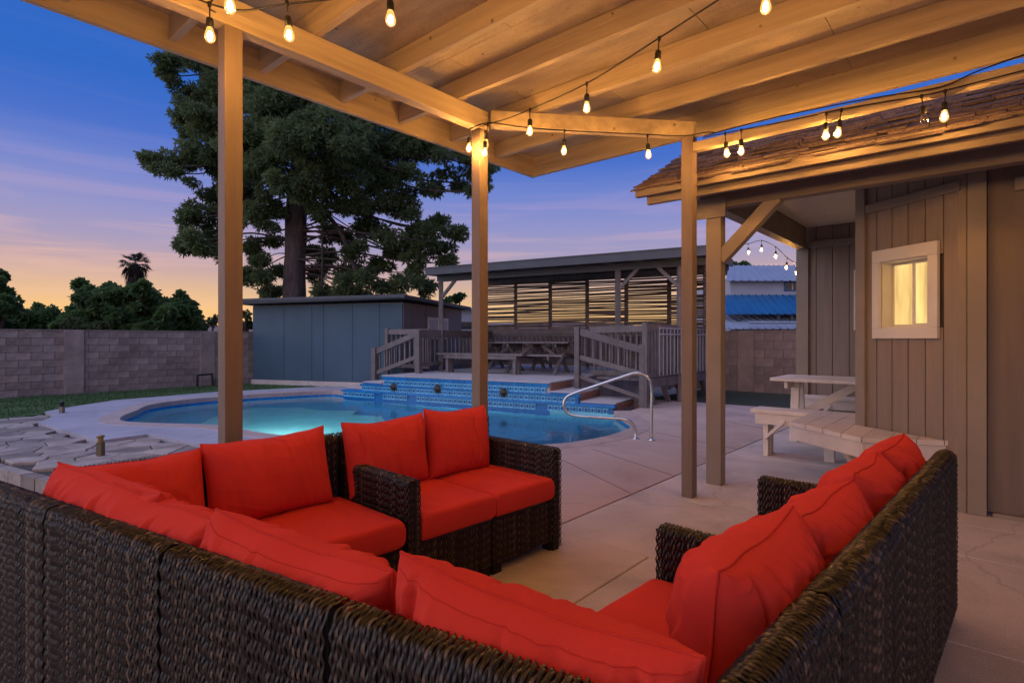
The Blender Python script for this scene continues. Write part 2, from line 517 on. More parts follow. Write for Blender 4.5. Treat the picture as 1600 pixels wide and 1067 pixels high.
class MB:
    """collects boxes, bars, tubes and prisms, then links them as one mesh"""
    def __init__(s):
        s.v = []
        s.f = []
    def add(s, vs, fs):
        n = len(s.v)
        s.v += [tuple(v) for v in vs]
        s.f += [tuple(i + n for i in f) for f in fs]
        return s
    def hexa(s, p):
        return s.add(p, [(0, 3, 2, 1), (4, 5, 6, 7), (0, 1, 5, 4), (1, 2, 6, 5), (2, 3, 7, 6), (3, 0, 4, 7)])
    def obox(s, o, x, y, z):
        o, x, y, z = Vector(o), Vector(x), Vector(y), Vector(z)
        return s.hexa([o, o + x, o + x + y, o + y, o + z, o + x + z, o + x + y + z, o + y + z])
    def box(s, x0, x1, y0, y1, z0, z1):
        return s.obox((x0, y0, z0), (x1 - x0, 0, 0), (0, y1 - y0, 0), (0, 0, z1 - z0))
    def abox(s, a0, a1, b0, b1, z0, z1):
        return s.obox(W(a0, b0, z0), E_ * (a1 - a0), D_ * (b1 - b0), UP * (z1 - z0))
    def bar(s, p, q, w, h, up=UP):
        p, q = Vector(p), Vector(q)
        d = (q - p).normalized()
        side = d.cross(Vector(up))
        if side.length < 1e-4:
            side = d.cross(Vector((1, 0, 0)))
        side.normalize()
        u = side.cross(d).normalized()
        a, b = side * (w / 2), u * (h / 2)
        return s.hexa([p - a - b, p + a - b, p + a + b, p - a + b, q - a - b, q + a - b, q + a + b, q - a + b])
    def tube(s, pts, r, n=8, cap=True):
        pts = [Vector(p) for p in pts]
        rings = []
        prev = None
        for i, p in enumerate(pts):
            d = (pts[min(i + 1, len(pts) - 1)] - pts[max(i - 1, 0)])
            d = d.normalized() if d.length > 1e-9 else Vector((0, 0, 1))
            if prev is None:
                ref = Vector((0, 0, 1)) if abs(d.z) < .9 else Vector((1, 0, 0))
                prev = d.cross(ref).normalized()
            u = (prev - d * prev.dot(d))
            u = u.normalized() if u.length > 1e-6 else d.orthogonal().normalized()
            prev = u
            w = d.cross(u)
            rr = r[i] if isinstance(r, (list, tuple)) else r
            rings.append([p + u * (rr * math.cos(2 * PI * k / n)) + w * (rr * math.sin(2 * PI * k / n)) for k in range(n)])
        base = len(s.v)
        for rg in rings:
            s.v += [tuple(v) for v in rg]
        for i in range(len(rings) - 1):
            for k in range(n):
                a = base + i * n + k
                b = base + i * n + (k + 1) % n
                s.f.append((a, b, b + n, a + n))
        if cap:
            s.f.append(tuple(base + k for k in reversed(range(n))))
            s.f.append(tuple(base + (len(rings) - 1) * n + k for k in range(n)))
        return s
    def lathe(s, c, prof, n=12):
        c = Vector(c)
        base = len(s.v)
        for r, z in prof:
            for k in range(n):
                s.v.append((c.x + r * math.cos(2 * PI * k / n), c.y + r * math.sin(2 * PI * k / n), c.z + z))
        for i in range(len(prof) - 1):
            for k in range(n):
                a = base + i * n + k
                b = base + i * n + (k + 1) % n
                s.f.append((a, b, b + n, a + n))
        s.f.append(tuple(base + k for k in reversed(range(n))))
        s.f.append(tuple(base + (len(prof) - 1) * n + k for k in range(n)))
        return s
    def prism(s, poly, z0, z1):
        """poly: list of 2-D world points, counter-clockwise"""
        n = len(poly)
        base = len(s.v)
        s.v += [(p[0], p[1], z0) for p in poly] + [(p[0], p[1], z1) for p in poly]
        s.f.append(tuple(base + i for i in reversed(range(n))))
        s.f.append(tuple(base + n + i for i in range(n)))
        for i in range(n):
            j = (i + 1) % n
            s.f.append((base + i, base + j, base + n + j, base + n + i))
        return s
    def build(s, name, m, parent=None, local=False, smooth=False, bevel=0.0):
        off = Vector((0, 0, 0)) if (local or parent is None) else wloc(parent)
        vs = [(v[0] - off.x, v[1] - off.y, v[2] - off.z) for v in s.v]
        me = bpy.data.meshes.new(name)
        me.from_pydata(vs, [], s.f)
        me.materials.append(m)
        if smooth:
            me.polygons.foreach_set('use_smooth', [True] * len(me.polygons))
        me.update()
        o = link_mesh(name, me, parent)
        if bevel:
            bv = o.modifiers.new('bevel', 'BEVEL')
            bv.width = bevel
            bv.segments = 2
            bv.limit_method = 'ANGLE'
        return o

def ccw(poly):
    ar = sum(poly[i][0] * poly[(i + 1) % len(poly)][1] - poly[(i + 1) % len(poly)][0] * poly[i][1] for i in range(len(poly)))
    return poly if ar > 0 else list(reversed(poly))

def sheet(name, outer, holes, z, m, parent=None, kind=None, thick=None):
    loops = [[Vector((p[0], p[1], z)) for p in l] for l in [outer] + list(holes)]
    tris = tessellate_polygon(loops)
    vs = [p for l in loops for p in l]
    fs = []
    for t in tris:
        a, b, c = (vs[i] for i in t)
        fs.append(tuple(t) if (b - a).cross(c - a).z > 0 else tuple(reversed(t)))
    mb = MB()
    mb.add(vs, fs)
    if thick:
        for l in loops:
            n = len(l)
            q = [p for p in l] + [p - UP * thick for p in l]
            mb.add(q, [(i, (i + 1) % n, n + (i + 1) % n, n + i) for i in range(n)])
    o = mb.build(name, m, parent)
    if kind: o['kind'] = kind
    return o

def smooth_loop(pts, n=6):
    out_ = []
    k = len(pts)
    for i in range(k):
        p0, p1, p2, p3 = (Vector(pts[(i + j - 1) % k]) for j in range(4))
        for s in range(n):
            t = s / n
            out_.append(.5 * ((2 * p1) + (p2 - p0) * t + (2 * p0 - 5 * p1 + 4 * p2 - p3) * t * t + (3 * p1 - p0 - 3 * p2 + p3) * t ** 3))
    return out_

def smooth_path(pts, n=6):
    out_ = []
    k = len(pts)
    for i in range(k - 1):
        p0, p1, p2, p3 = Vector(pts[max(i - 1, 0)]), Vector(pts[i]), Vector(pts[i + 1]), Vector(pts[min(i + 2, k - 1)])
        for s in range(n):
            t = s / n
            out_.append(.5 * ((2 * p1) + (p2 - p0) * t + (2 * p0 - 5 * p1 + 4 * p2 - p3) * t * t + (3 * p1 - p0 - 3 * p2 + p3) * t ** 3))
    out_.append(Vector(pts[-1]))
    return out_

def clip(poly, n, d):
    """keep the part of a 2-D polygon where p.n <= d"""
    res = []
    for i in range(len(poly)):
        p, q = poly[i], poly[(i + 1) % len(poly)]
        sp, sq = p[0] * n[0] + p[1] * n[1] - d, q[0] * n[0] + q[1] * n[1] - d
        if sp <= 0: res.append(p)
        if sp * sq < 0:
            t = sp / (sp - sq)
            res.append((p[0] + (q[0] - p[0]) * t, p[1] + (q[1] - p[1]) * t))
    return res

def inside(poly, p):
    c = False
    for i in range(len(poly)):
        (x1, y1), (x2, y2) = poly[i][:2], poly[i - 1][:2]
        if (y1 > p[1]) != (y2 > p[1]) and p[0] < (x2 - x1) * (p[1] - y1) / (y2 - y1) + x1:
            c = not c
    return c

def piece_mesh(name, poly, z0, z1, m, bev=.006):
    """a slab piece with eased top edge; poly in local 2-D"""
    n = len(poly)
    cx = sum(p[0] for p in poly) / n
    cyy = sum(p[1] for p in poly) / n
    inn = []
    for p in poly:
        d = Vector((cx - p[0], cyy - p[1]))
        d = d.normalized() * bev if d.length > 1e-6 else d
        inn.append((p[0] + d.x, p[1] + d.y))
    vs = [(p[0], p[1], z0) for p in poly] + [(p[0], p[1], z1 - bev * .7) for p in poly] + [(p[0], p[1], z1) for p in inn]
    fs = [tuple(2 * n + i for i in range(n))]
    for i in range(n):
        j = (i + 1) % n
        fs += [(i, j, n + j, n + i), (n + i, n + j, 2 * n + j, 2 * n + i)]
    me = bpy.data.meshes.new(name)
    me.from_pydata(vs, [], fs)
    me.materials.append(m)
    return me

# ================================================================== GROUND, POOL
# the pool terrace and pavilion stand turned a little against the house
E3 = Vector((.870, -.493, 0))
D3 = Vector((.493, .870, 0))
def W3(a, b, z=0.0):
    return E3 * a + D3 * b + UP * z
def abox3(mb, a0, a1, b0, b1, z0, z1):
    return mb.obox(W3(a0, b0, z0), E3 * (a1 - a0), D3 * (b1 - b0), UP * (z1 - z0))

open_pts = [(1.70, 9.30), (1.72, 8.60), (1.72, 8.02), (1.58, 7.50), (1.19, 6.90), (.75, 6.51), (.44, 6.35), (-.29, 6.20), (-1.3, 6.25), (-2.3, 6.65),
            (-3.2, 7.13), (-4.04, 7.72), (-4.55, 7.86), (-5.13, 7.95), (-5.7, 8.15), (-6.05, 8.62), (-6.30, 9.30), (-6.62, 10.2), (-6.45, 11.05), (-5.86, 11.84), (-4.92, 12.55), (-4.2, 12.93), (-3.80, 12.62)]
curve = [(p.x, p.y) for p in smooth_path([Vector((x, y)) for x, y in open_pts], 5)]
POOL = ccw(curve)
def offset_open(pts, d):
    res = []
    for i in range(len(pts)):
        p, q = Vector(pts[max(i - 1, 0)]), Vector(pts[min(i + 1, len(pts) - 1)])
        t = (q - p).normalized()
        res.append((pts[i][0] - t.y * d, pts[i][1] + t.x * d))
    return res
cope_out = offset_open(curve, .27)
# the curve runs clockwise round the water (outside is on its left)
ground_hole = [(p[0], p[1]) for p in offset_open(curve, .12)]
circle = [(700 * math.cos(2 * PI * k / 48), 700 * math.sin(2 * PI * k / 48)) for k in range(48)]
sheet('ground', circle, [ground_hole], -.30, M_DIRT, kind='structure')

lawn_poly = [(-5.2, 13.9), (-6.73, 12.75), (-7.85, 10.96), (-7.87, 9.73), (-7.77, 9.22), (-7.95, 8.3), (-8.2, 7.2), (-9.3, 5.2), (-30, -1.0), (-30, 10), (-10.8, 11.2), (-7.3, 15.4), (-5.2, 14.9)]
sheet('lawn', ccw(lawn_poly), [], -.03, M_LAWN, kind='structure', thick=.27)
sheet('planting_bed', ccw([tuple(W(a, b))[:2] for a, b in ((-5.4, 10.4), (3.0, 10.4), (3.0, 13.3), (-5.4, 13.3))]), [], -.015, mat('bed_soil', (.07, .055, .04), .95, .3, 5.0, col2=(.05, .07, .03), bump=.8, bscale=40), kind='structure', thick=.28)

# grass blades on the visible strip of lawn
def grass():
    vs, fs = [], []
    vis = [(-4.6, 14.3), (-6.73, 12.8), (-7.9, 10.96), (-7.92, 9.73), (-7.8, 9.25), (-8.05, 8.3), (-9.6, 6.0), (-14, 7.2), (-10.95, 11.2), (-7.45, 15.2)]
    n = 0
    while n < 26000:
        x, y = random.uniform(-14, -4.6), random.uniform(6, 15.2)
        if not inside(vis, (x, y)): continue
        if noise.noise((x * .9, y * .9, 3)) < random.uniform(-.9, .2): continue
        h = random.uniform(.02, .05)
        t = random.uniform(0, 2 * PI)
        dx, dy = .006 * math.cos(t), .006 * math.sin(t)
        k = len(vs)
        vs += [(x - dx, y - dy, -.03), (x + dx, y + dy, -.03), (x + random.gauss(0, .015), y + random.gauss(0, .015), -.03 + h)]
        fs.append((k, k + 1, k + 2))
        n += 1
    me = bpy.data.meshes.new('grass')
    me.from_pydata(vs, [], fs)
    me.materials.append(M_GRASS)
    tag(link_mesh('grass', me), kind='stuff')
grass()

# pool deck: one cast sheet round the water, jointed on the house side
deck_left = [(-3.0, 5.55), (-3.38, 6.24), (-3.82, 6.51), (-4.62, 7.04), (-4.9, 6.59), (-6.83, 8.01), (-7.15, 8.68), (-7.75, 9.22), (-7.85, 9.73), (-7.83, 10.96), (-6.73, 12.7), (-5.2, 13.85), (-4.3, 14.15)]
SX = [tuple(W(-2.14, 10.4))[:2], tuple(W(-2.14, 2.9))[:2], tuple(W(-4.3, 2.9))[:2]]
deck_outer = SX + deck_left + [(-1.5, 13.2), (3.0, 11.0)]
cope_hole = cope_out + [(-2.9, 13.3), (2.6, 10.3)]
deck = sheet('pool_deck', ccw(deck_outer), [cope_hole], 0.0, M_DECKP, kind='structure', thick=.33)
mb = MB()
for p, q in (((-3.9, 4.86), (-2.15, 3.87)), ((-3.32, 5.15), (-2.15, 4.62)), ((-3.3, 6.6), (-2.15, 6.2)), ((-3.1, 8.2), (-2.15, 7.75))):
    mb.bar(W(p[0], p[1], -.001), W(q[0], q[1], -.001), .007, .006)
o = mb.build('control_joint', M_JOINT, deck)
# coping stones, cut in short lengths along the water
def coping():
    per = 3
    i = 0
    for i in range(0, len(curve) - 1, per):
        j = min(i + per, len(curve) - 1)
        inner = curve[i:j + 1]
        outer = cope_out[i:j + 1]
        t = (Vector(inner[-1]) - Vector(inner[0])).normalized() * .004
        inner = [Vector(p) for p in inner]
        outer = [Vector(p) for p in outer]
        inner[0] = inner[0] + t; outer[0] = outer[0] + t
        inner[-1] = inner[-1] - t; outer[-1] = outer[-1] - t
        poly = ccw([tuple(p) for p in inner] + [tuple(p) for p in reversed(outer)])
        me = piece_mesh('coping_stone', poly, -.08, .006, M_COPE, .008)
        link_mesh('coping_stone', me, deck)
coping()
# waterline tiles below the coping
mb = MB()
acc = 0
for i in range(len(curve) - 1):
    p, q = Vector(curve[i]), Vector(curve[i + 1])
    L = (q - p).length
    n = max(1, round(L / .15))
    for k in range(n):
        s0, s1 = p.lerp(q, (k + .03) / n), p.lerp(q, (k + .97) / n)
        nrm = Vector((-(q - p).y, (q - p).x)).normalized() * .02
        mb.obox((s0.x, s0.y, -.28), (s1.x - s0.x, s1.y - s0.y, 0), (nrm.x, nrm.y, 0), (0, 0, .195))
o = mb.build('waterline_tile', M_TILE_D, deck)
o['kind'] = 'stuff'

# basin: plaster walls and a floor that falls from the shallow left end to the deep end
def basin():
    ring = [Vector(p) for p in offset_open(curve, .015)]
    wl, wr = W3(-9.6, 9.16), W3(-2.9, 9.16)
    c = Vector((-2.4, 9.3))
    vs, fs = [], []
    n = len(ring)
    levels = [(1.0, -.06), (1.0, -.5), (.93, 1.0), (.6, 1.0), (.25, 1.0), (.02, 1.0)]
    def depth(p):
        t = max(0, min(1, (p.x + 3.9) / 3.4))
        t = t * t * (3 - 2 * t)
        return -.95 - 1.25 * t
    for sc_, z in levels:
        for p in ring:
            q = c + (p - c) * sc_
            vs.append((q.x, q.y, z if z < 0 else depth(q)))
    for l in range(len(levels) - 1):
        for i in range(n):
            j = (i + 1) % n
            fs.append((l * n + i, l * n + j, (l + 1) * n + j, (l + 1) * n + i))
    fs.append(tuple((len(levels) - 1) * n + i for i in range(n)))
    me = bpy.data.meshes.new('pool_basin')
    me.from_pydata(vs, [], fs)
    me.materials.append(M_PLASTER)
    return tag(link_mesh('pool_basin', me), kind='structure')
bas = basin()
# water surface, fine enough to carry ripples
wmb = MB()
WP = [(p[0], p[1]) for p in offset_open(curve, .03)]
wtris = tessellate_polygon([[Vector((p[0], p[1], 0)) for p in WP]])
nW = len(WP)
wmb.v = [(p[0], p[1], -.11) for p in WP] + [(p[0], p[1], -2.6) for p in WP]
for t_ in wtris:
    a_, b_, c_ = (Vector(wmb.v[i]) for i in t_)
    up_ = (b_ - a_).cross(c_ - a_).z > 0
    tt = tuple(t_) if up_ else tuple(reversed(t_))
    wmb.f.append(tt)
    wmb.f.append(tuple(i + nW for i in reversed(tt)))
# the outline runs clockwise, so sides wind this way to face outward
wmb.f += [(i, (i + 1) % nW, nW + (i + 1) % nW, nW + i) for i in range(nW)]
water = tag(wmb.build('pool_water', M_WATER), kind='structure')
# a pale step just under the water below the grab rail, and a low bench by the shallow corner
mb = MB()
stp = [(0.55, 6.47), (.95, 6.70), (1.25, 7.0), (1.05, 7.22), (.6, 7.08), (.3, 6.75)]
mb.prism(ccw(stp), -.9, -.30)
mb.prism(ccw([(.15, 6.45), (.5, 6.45), (1.3, 7.0), (1.52, 7.5), (1.0, 7.6), (.35, 7.3), (-.1, 6.8)]), -1.3, -.52)
M_STEP = mat('step_plaster', (.62, .72, .66), .8, .08, 3.0)
mb.build('pool_step', M_STEP, bas)
mb = MB()
mb.prism(ccw([(-4.04, 7.70), (-3.2, 7.10), (-2.3, 6.62), (-1.3, 6.22), (-.9, 6.3), (-.95, 7.0), (-1.3, 7.6), (-1.2, 8.3), (-1.7, 9.2), (-2.1, 9.3), (-2.35, 10.0), (-2.95, 10.25), (-3.0, 10.75), (-3.7, 10.8), (-4.3, 11.2), (-5.2, 11.1), (-5.3, 9.8), (-4.9, 8.5)]), -1.6, -.62)
mb.build('pool_shelf', M_STEP, bas)
# underwater lamp in the near wall: what makes the shallow end glow
pl = thing('pool_lamp', 'lit underwater lamp set in the near wall of the pool', 'pool lamp', (-3.55, 7.45, -.42), math.radians(-33))
pq = MB().lathe((0, 0, 0), [(.115, 0), (.115, .03), (.09, .045)], 20)
pq.v = [(v[0], v[2] + .01, v[1]) for v in pq.v]
pq.build('housing', M_STEEL, pl, local=True)
pq = MB().lathe((0, 0, 0), [(.085, .046), (.07, .058), (.03, .064)], 20)
pq.v = [(v[0], v[2] + .012, v[1]) for v in pq.v]
pq.build('lens', mat_glow('pool_lamp_lens', (1.0, .98, .88), 1500.0), pl, local=True)

# ------------------------------------------------------------------ patio slabs
bands = [-3.2, -1.7, -.3, .95, 2.04, 2.81, 3.97, 4.64, 5.9, 7.2, 8.6, 10.4]
patio_base = MB()
patio_base.prism(ccw([tuple(W(a, b))[:2] for a, b in ((-5.0, -3.2), (4.4, -3.2), (4.4, 10.4), (-2.13, 10.4), (-2.13, 2.88), (-5.0, 2.88))]), -.33, -.02)
patio = patio_base.build('patio', M_JOINT)
patio['kind'] = 'structure'
cuts_by_band = [(-5, -3.1, -1.2, .6, 2.4, 4.4), (-5, -2.4, -.2, 1.8, 4.4), (-5, -3.4, -1.3, .9, 4.4), (-5, -2.9, -.9, 1.1, 4.4), (-5, -3.6, -1.45, .7, 4.4), (-5, -3.0, -1.0, .95, 4.4),
                (-2.13, -.35, 1.4, 4.4), (-2.13, -.7, 4.4), (-2.13, -.9, 4.4), (-2.13, -1.0, 4.4), (-2.13, 0, 4.4)]
for k in range(len(bands) - 1):
    b0, b1 = bands[k], bands[k + 1]
    cuts = cuts_by_band[k]
    for a0, a1 in zip(cuts[:-1], cuts[1:]):
        pieces = [(a0, a1, b0, b1)]
        if b0 < 2.88 < b1 and a0 < -2.13:
            pieces = [(a0, min(a1, -2.13), b0, 2.88)]
            if a1 > -2.13: pieces.append((-2.13, a1, b0, b1))
        for (p0, p1, q0, q1) in pieces:
            g = .0028
            poly = [tuple(W(p0 + g, q0 + g))[:2], tuple(W(p1 - g, q0 + g))[:2], tuple(W(p1 - g, q1 - g))[:2], tuple(W(p0 + g, q1 - g))[:2]]
            me = piece_mesh('slab', ccw(poly), -.021, random.uniform(-.001, .001), M_CONC, .006)
            link_mesh('slab', me, patio)

# ------------------------------------------------------------------ flagstones
flag_poly = [(-2.9, 5.5), (-3.30, 6.25), (-3.80, 6.52), (-4.58, 7.06), (-4.88, 6.60), (-6.80, 8.02), (-7.12, 8.68), (-7.74, 9.20), (-7.95, 8.3), (-8.2, 7.2), (-9.3, 5.2), (-6.6, 5.15), (-5.17, 5.62), (-4.2, 5.07), (-2.9, 4.45)]
fl = sheet('flagstone_terrace', ccw(flag_poly), [], -.065, mat('sand_joint', (.075, .062, .055), .95, .2, 20.0), kind='structure', thick=.235)
def flagstones():
    r2 = random.Random(5)
    pts = []
    tries = 0
    while tries < 16000 and len(pts) < 330:
        tries += 1
        p = (r2.uniform(-9.4, -2.8), r2.uniform(4.3, 9.4))
        if all((p[0] - q[0]) ** 2 + (p[1] - q[1]) ** 2 > .25 ** 2 for q in pts):
            pts.append(p)
    cnt = 0
    for p in pts:
        if not inside(flag_poly, p): continue
        poly = [(p[0] - 1, p[1] - 1), (p[0] + 1, p[1] - 1), (p[0] + 1, p[1] + 1), (p[0] - 1, p[1] + 1)]
        for q in pts:
            if q == p: continue
            n = Vector((q[0] - p[0], q[1] - p[1]))
            L = n.length
            if L > 1.4: continue
            n.normalize()
            d = p[0] * n.x + p[1] * n.y + L / 2 - .007
            poly = clip(poly, n, d)
            if len(poly) < 3: break
        if len(poly) < 3 or max(abs(x - p[0]) + abs(y - p[1]) for x, y in poly) > 1.0: continue
        # keep only stones whose corners lie on the terrace, pull stray corners in
        q2 = []
        for x, y in poly:
            t = 1.0
            while t > 0 and not inside(flag_poly, (p[0] + (x - p[0]) * t, p[1] + (y - p[1]) * t)):
                t -= .1
            q2.append((p[0] + (x - p[0]) * t, p[1] + (y - p[1]) * t))
        me = piece_mesh('flagstone', ccw(q2), -.064, -.033 + r2.uniform(-.005, .006), M_FLAG, .010)
        link_mesh('flagstone', me, fl)
        cnt += 1
flagstones()
# low course of edging blocks where the flagstones drop to the bed
edge_pts = [Vector((-9.3, 5.17)), Vector((-6.6, 5.12)), Vector((-5.17, 5.58)), Vector((-4.2, 5.03)), Vector((-2.9, 4.41))]
for p, q in zip(edge_pts[:-1], edge_pts[1:]):
    n = max(1, round((q - p).length / .3))
    t = (q - p) / n
    nr = Vector((t.y, -t.x)).normalized() * .1
    for k in range(n):
        for zz in (-.30, -.165):
            s = p + t * k + t * .02
            mb = MB()
            mb.obox((s.x, s.y, zz), (t.x * .96, t.y * .96, 0), (nr.x, nr.y, 0), (0, 0, .128))
            mb.build('edging_block', M_FLAG, fl)

# ------------------------------------------------------------------ block walls
def unit_box(name, lx, ly, lz, m, bev=.006):
    me = piece_mesh(name, [(0, 0), (lx, 0), (lx, ly), (0, ly)], 0, lz, m, bev)
    return me
def block_wall(label, p, d, length, rows, bl, bh, z0, m, thick=.15, cols=(), piece_from=0.0, piece_to=None, cap_m=None):
    """p: start, d: direction; blocks stand proud on the side to the right of d"""
    p, d = Vector(p), Vector(d).normalized()
    nrm = Vector((d.y, -d.x, 0))
    root = thing('block_wall', label, 'wall', p + UP * z0)
    core = MB()
    core.obox(p - nrm * thick + UP * z0, d * length, nrm * (thick - .008), UP * (rows * bh - .004))
    core.build('mortar_core', M_MORTAR, root)
    mesh_full = unit_box('brick', bl - .010, .03, bh - .009, m)
    mesh_half = unit_box('brick', bl / 2 - .010, .03, bh - .009, m)
    ang = math.atan2(d.y, d.x)
    piece_to = piece_to if piece_to is not None else length
    for r in range(rows):
        x = piece_from - (bl / 2 if r % 2 else 0)
        while x < piece_to - .05:
            me, off = mesh_full, x
            if x < piece_from - .01:
                me, off = mesh_half, piece_from
            o = link_mesh('brick', me, root)
            o.location = d * off + nrm * (-.03 + random.uniform(-.001, .0025)) + UP * (r * bh + .004)
            o.rotation_euler = (0, 0, ang)
            # local +y of the piece must point along nrm's far side: shift so the face is proud
            o.location = o.location + nrm * 0.03
            x += bl
    for cx_ in cols:
        c = MB()
        zz = z0
        c.obox(p + d * cx_ + nrm * .035 - nrm * (thick + .03) + UP * z0, d * .36, nrm * (thick + .03), UP * (rows * bh + .02))
        co = c.build('pilaster', m, root, bevel=.006)
    # cap course
    cap = MB()
    cap.obox(p - nrm * (thick + .012) + UP * (z0 + rows * bh), d * length, nrm * (thick + .024), UP * .03)
    cap.build('cap', cap_m or m, root)
    return root
block_wall('long dusky grey block wall behind the lawn at the left', W(-15.6, -3.0), D_, 16.6, 9, .40, .157, -.03, M_BLOCK, cols=(5.75, 8.55), piece_from=4.2, piece_to=10.6)
block_wall('reddish brown block wall across the back of the yard', W(-15.6, 13.4), E_, 24.0, 7, .40, .200, -.03, M_BLOCKR, cols=(11.0,), piece_from=4.0, piece_to=14.0)

# ================================================================== TILED TERRACE AND STEPS
TB = 9.06
terr = thing('raised_terrace', 'raised terrace with blue tiled front steps rising out of the pool', 'terrace', W3(-6.4, TB, 0))
mb = MB()
abox3(mb, -8.35, -4.36, TB + .02, 15.2, -.9, .395)
mb.build('terrace_body', M_DECK, terr)
mb = MB()
abox3(mb, -8.37, -4.34, TB - .005, 15.2, .397, .425)
mb.build('terrace_top', M_DECK, terr, bevel=.006)
mb = MB()
for a0, a1, zt in ((-8.91, -8.36, .27), (-9.43, -8.92, .12), (-4.35, -3.78, .27), (-3.77, -3.13, .12)):
    abox3(mb, a0, a1, TB + .02, 9.9 if a0 < -5 else 10.05, -.9, zt - .03)
mb.build('step_body', M_DECK, terr)
for a0, a1, zt in ((-8.92, -8.36, .27), (-9.44, -8.93, .12), (-4.35, -3.77, .27), (-3.76, -3.11, .12)):
    mb = MB()
    abox3(mb, a0, a1, TB - .005, 9.9 if a0 < -5 else 10.05, zt - .028, zt)
    mb.build('step_tread', M_DECK, terr, bevel=.006)
# underwater skirt and ledges
mb = MB()
abox3(mb, -9.43, -3.13, TB + .0, TB + .04, -1.4, -.07)
mb.build('tile_skirt', M_TILE_D, terr)
for (z0, z1, pr) in ((.180, .222, .07), (.035, .078, .125)):
    mb = MB()
    a0, a1 = ((-8.95, -3.74) if z0 > .1 else (-9.47, -3.09))
    abox3(mb, a0, a1, TB - pr, TB + .02, z0, z1)
    mb.build('tile_ledge', M_TILE_D, terr, bevel=.005)
mb = MB()
abox3(mb, -9.43, -3.13, TB - .10 + .012, TB + .015, -.5, .034)
mb.build('tile_base', M_TILE_D, terr)
mb = MB()
abox3(mb, -8.91, -3.78, TB - .05 + .012, TB + .017, .0785, .1795)
mb.build('tile_base', M_TILE_D, terr)
ang3 = math.atan2(E3.y, E3.x)
def tile_row(a0, a1, z0, z1, bface, m, step, motif=False, skip=()):
    n = round((a1 - a0) / step)
    st = (a1 - a0) / n
    me = unit_box('tile', st - .007, .014, z1 - z0 - .004, m, .002)
    if motif:
        mm = MB()
        w, h = st * .22, (z1 - z0) * .30
        cx, cz = (st - .007) / 2, (z1 - z0) / 2
        k = 8
        mm.v += [(cx + w * math.cos(2 * PI * i / k), -.0015, cz + h * math.sin(2 * PI * i / k)) for i in range(k)]
        mm.v += [(cx + w * math.cos(2 * PI * i / k), .003, cz + h * math.sin(2 * PI * i / k)) for i in range(k)]
        mm.f.append(tuple(range(k)))
        mm.f += [(i, (i + 1) % k, k + (i + 1) % k, k + i) for i in range(k)]
        for sx in (-1, 1):
            x = cx + sx * st * .36
            q = len(mm.v)
            mm.v += [(x - .007, -.0012, cz - h), (x + .007, -.0012, cz - h), (x + .007, -.0012, cz + h), (x - .007, -.0012, cz + h)]
            mm.f.append((q, q + 1, q + 2, q + 3))
        mme = bpy.data.meshes.new('tile_motif')
        mme.from_pydata(mm.v, [], mm.f)
        mme.materials.append(M_MOTIF)
    base = wloc(terr)
    for k in range(n):
        if k in skip: continue
        o = link_mesh('tile', me, terr)
        o.location = W3(a0 + k * st, bface - .012, z0 + .002) - base
        o.rotation_euler = (random.gauss(0, .006), 0, ang3)
        if motif:
            mo = link_mesh('tile_motif', mme, o)
tile_row(-8.35, -4.36, .322, .396, TB + .006, M_TILE_D, .165)
tile_row(-8.30, -4.42, .224, .320, TB + .006, M_TILE_L, .115, True)
tile_row(-8.91, -8.36, .224, .243, TB + .006, M_TILE_D, .165)
tile_row(-4.35, -3.78, .224, .243, TB + .006, M_TILE_D, .165)
tile_row(-8.88, -3.82, .080, .178, TB - .043, M_TILE_L, .115, True)
tile_row(-9.40, -8.92, .036, .092, TB + .006, M_TILE_D, .165)
tile_row(-3.77, -3.13, .036, .092, TB + .006, M_TILE_D, .165)
tile_row(-9.40, -3.20, -.075, .033, TB - .094, M_TILE_L, .115, True, skip=(8, 9, 16, 17, 30, 31, 42, 43))
# brick faces of the right steps
for (a, b0, b1, z0, z1) in ((-4.34, TB + .02, 10.0, .272, .396), (-3.765, TB + .02, 10.05, .122, .241), (-3.11, TB + .02, 10.05, -.02, .091)):
    n = 5
    for r in range(2):
        h = (z1 - z0) / 2
        for k in range(n):
            l = (b1 - b0) / n
            mb = MB()
            abox3(mb, a - .02, a + random.uniform(.008, .011), b0 + k * l + .004, b0 + (k + 1) * l - .004, z0 + r * h + .003, z0 + (r + 1) * h - .003)
            mb.build('brick', M_BRICK, terr)
# three bronze medallions shaped like sunbursts
for i, (px_a, z, lab) in enumerate(((-7.98, .19, 'bronze medallion on the tiled pool wall, nearest the blue shed'), (-6.82, .20, 'bronze medallion on the tiled pool wall, middle of three'), (-5.28, .20, 'bronze medallion on the tiled pool wall, nearest the brick steps'))):
    t = thing('medallion', lab, 'ornament', W3(px_a, TB - .06, z), ang3, 'bronze medallions on the pool wall')
    mb = MB()
    for k in range(9):
        an = 2 * PI * k / 9
        c, s_ = math.cos(an), math.sin(an)
        mb.bar((c * .035, -.012, s_ * .035), (c * .088, -.008, s_ * .088), .03, .02, up=(0, 1, 0))
    mb.build('ray', M_BRONZE, t, local=True)
    mb = MB()
    pr = [(.058, 0), (.058, .018), (.045, .034), (.02, .042), (.004, .044)]
    base = MB().lathe((0, 0, 0), pr, 14)
    mb.v = [(v[0], -v[2], v[1]) for v in base.v]
    mb.f = base.f
    mb.build('boss', M_BRONZE, t, local=True, smooth=True)

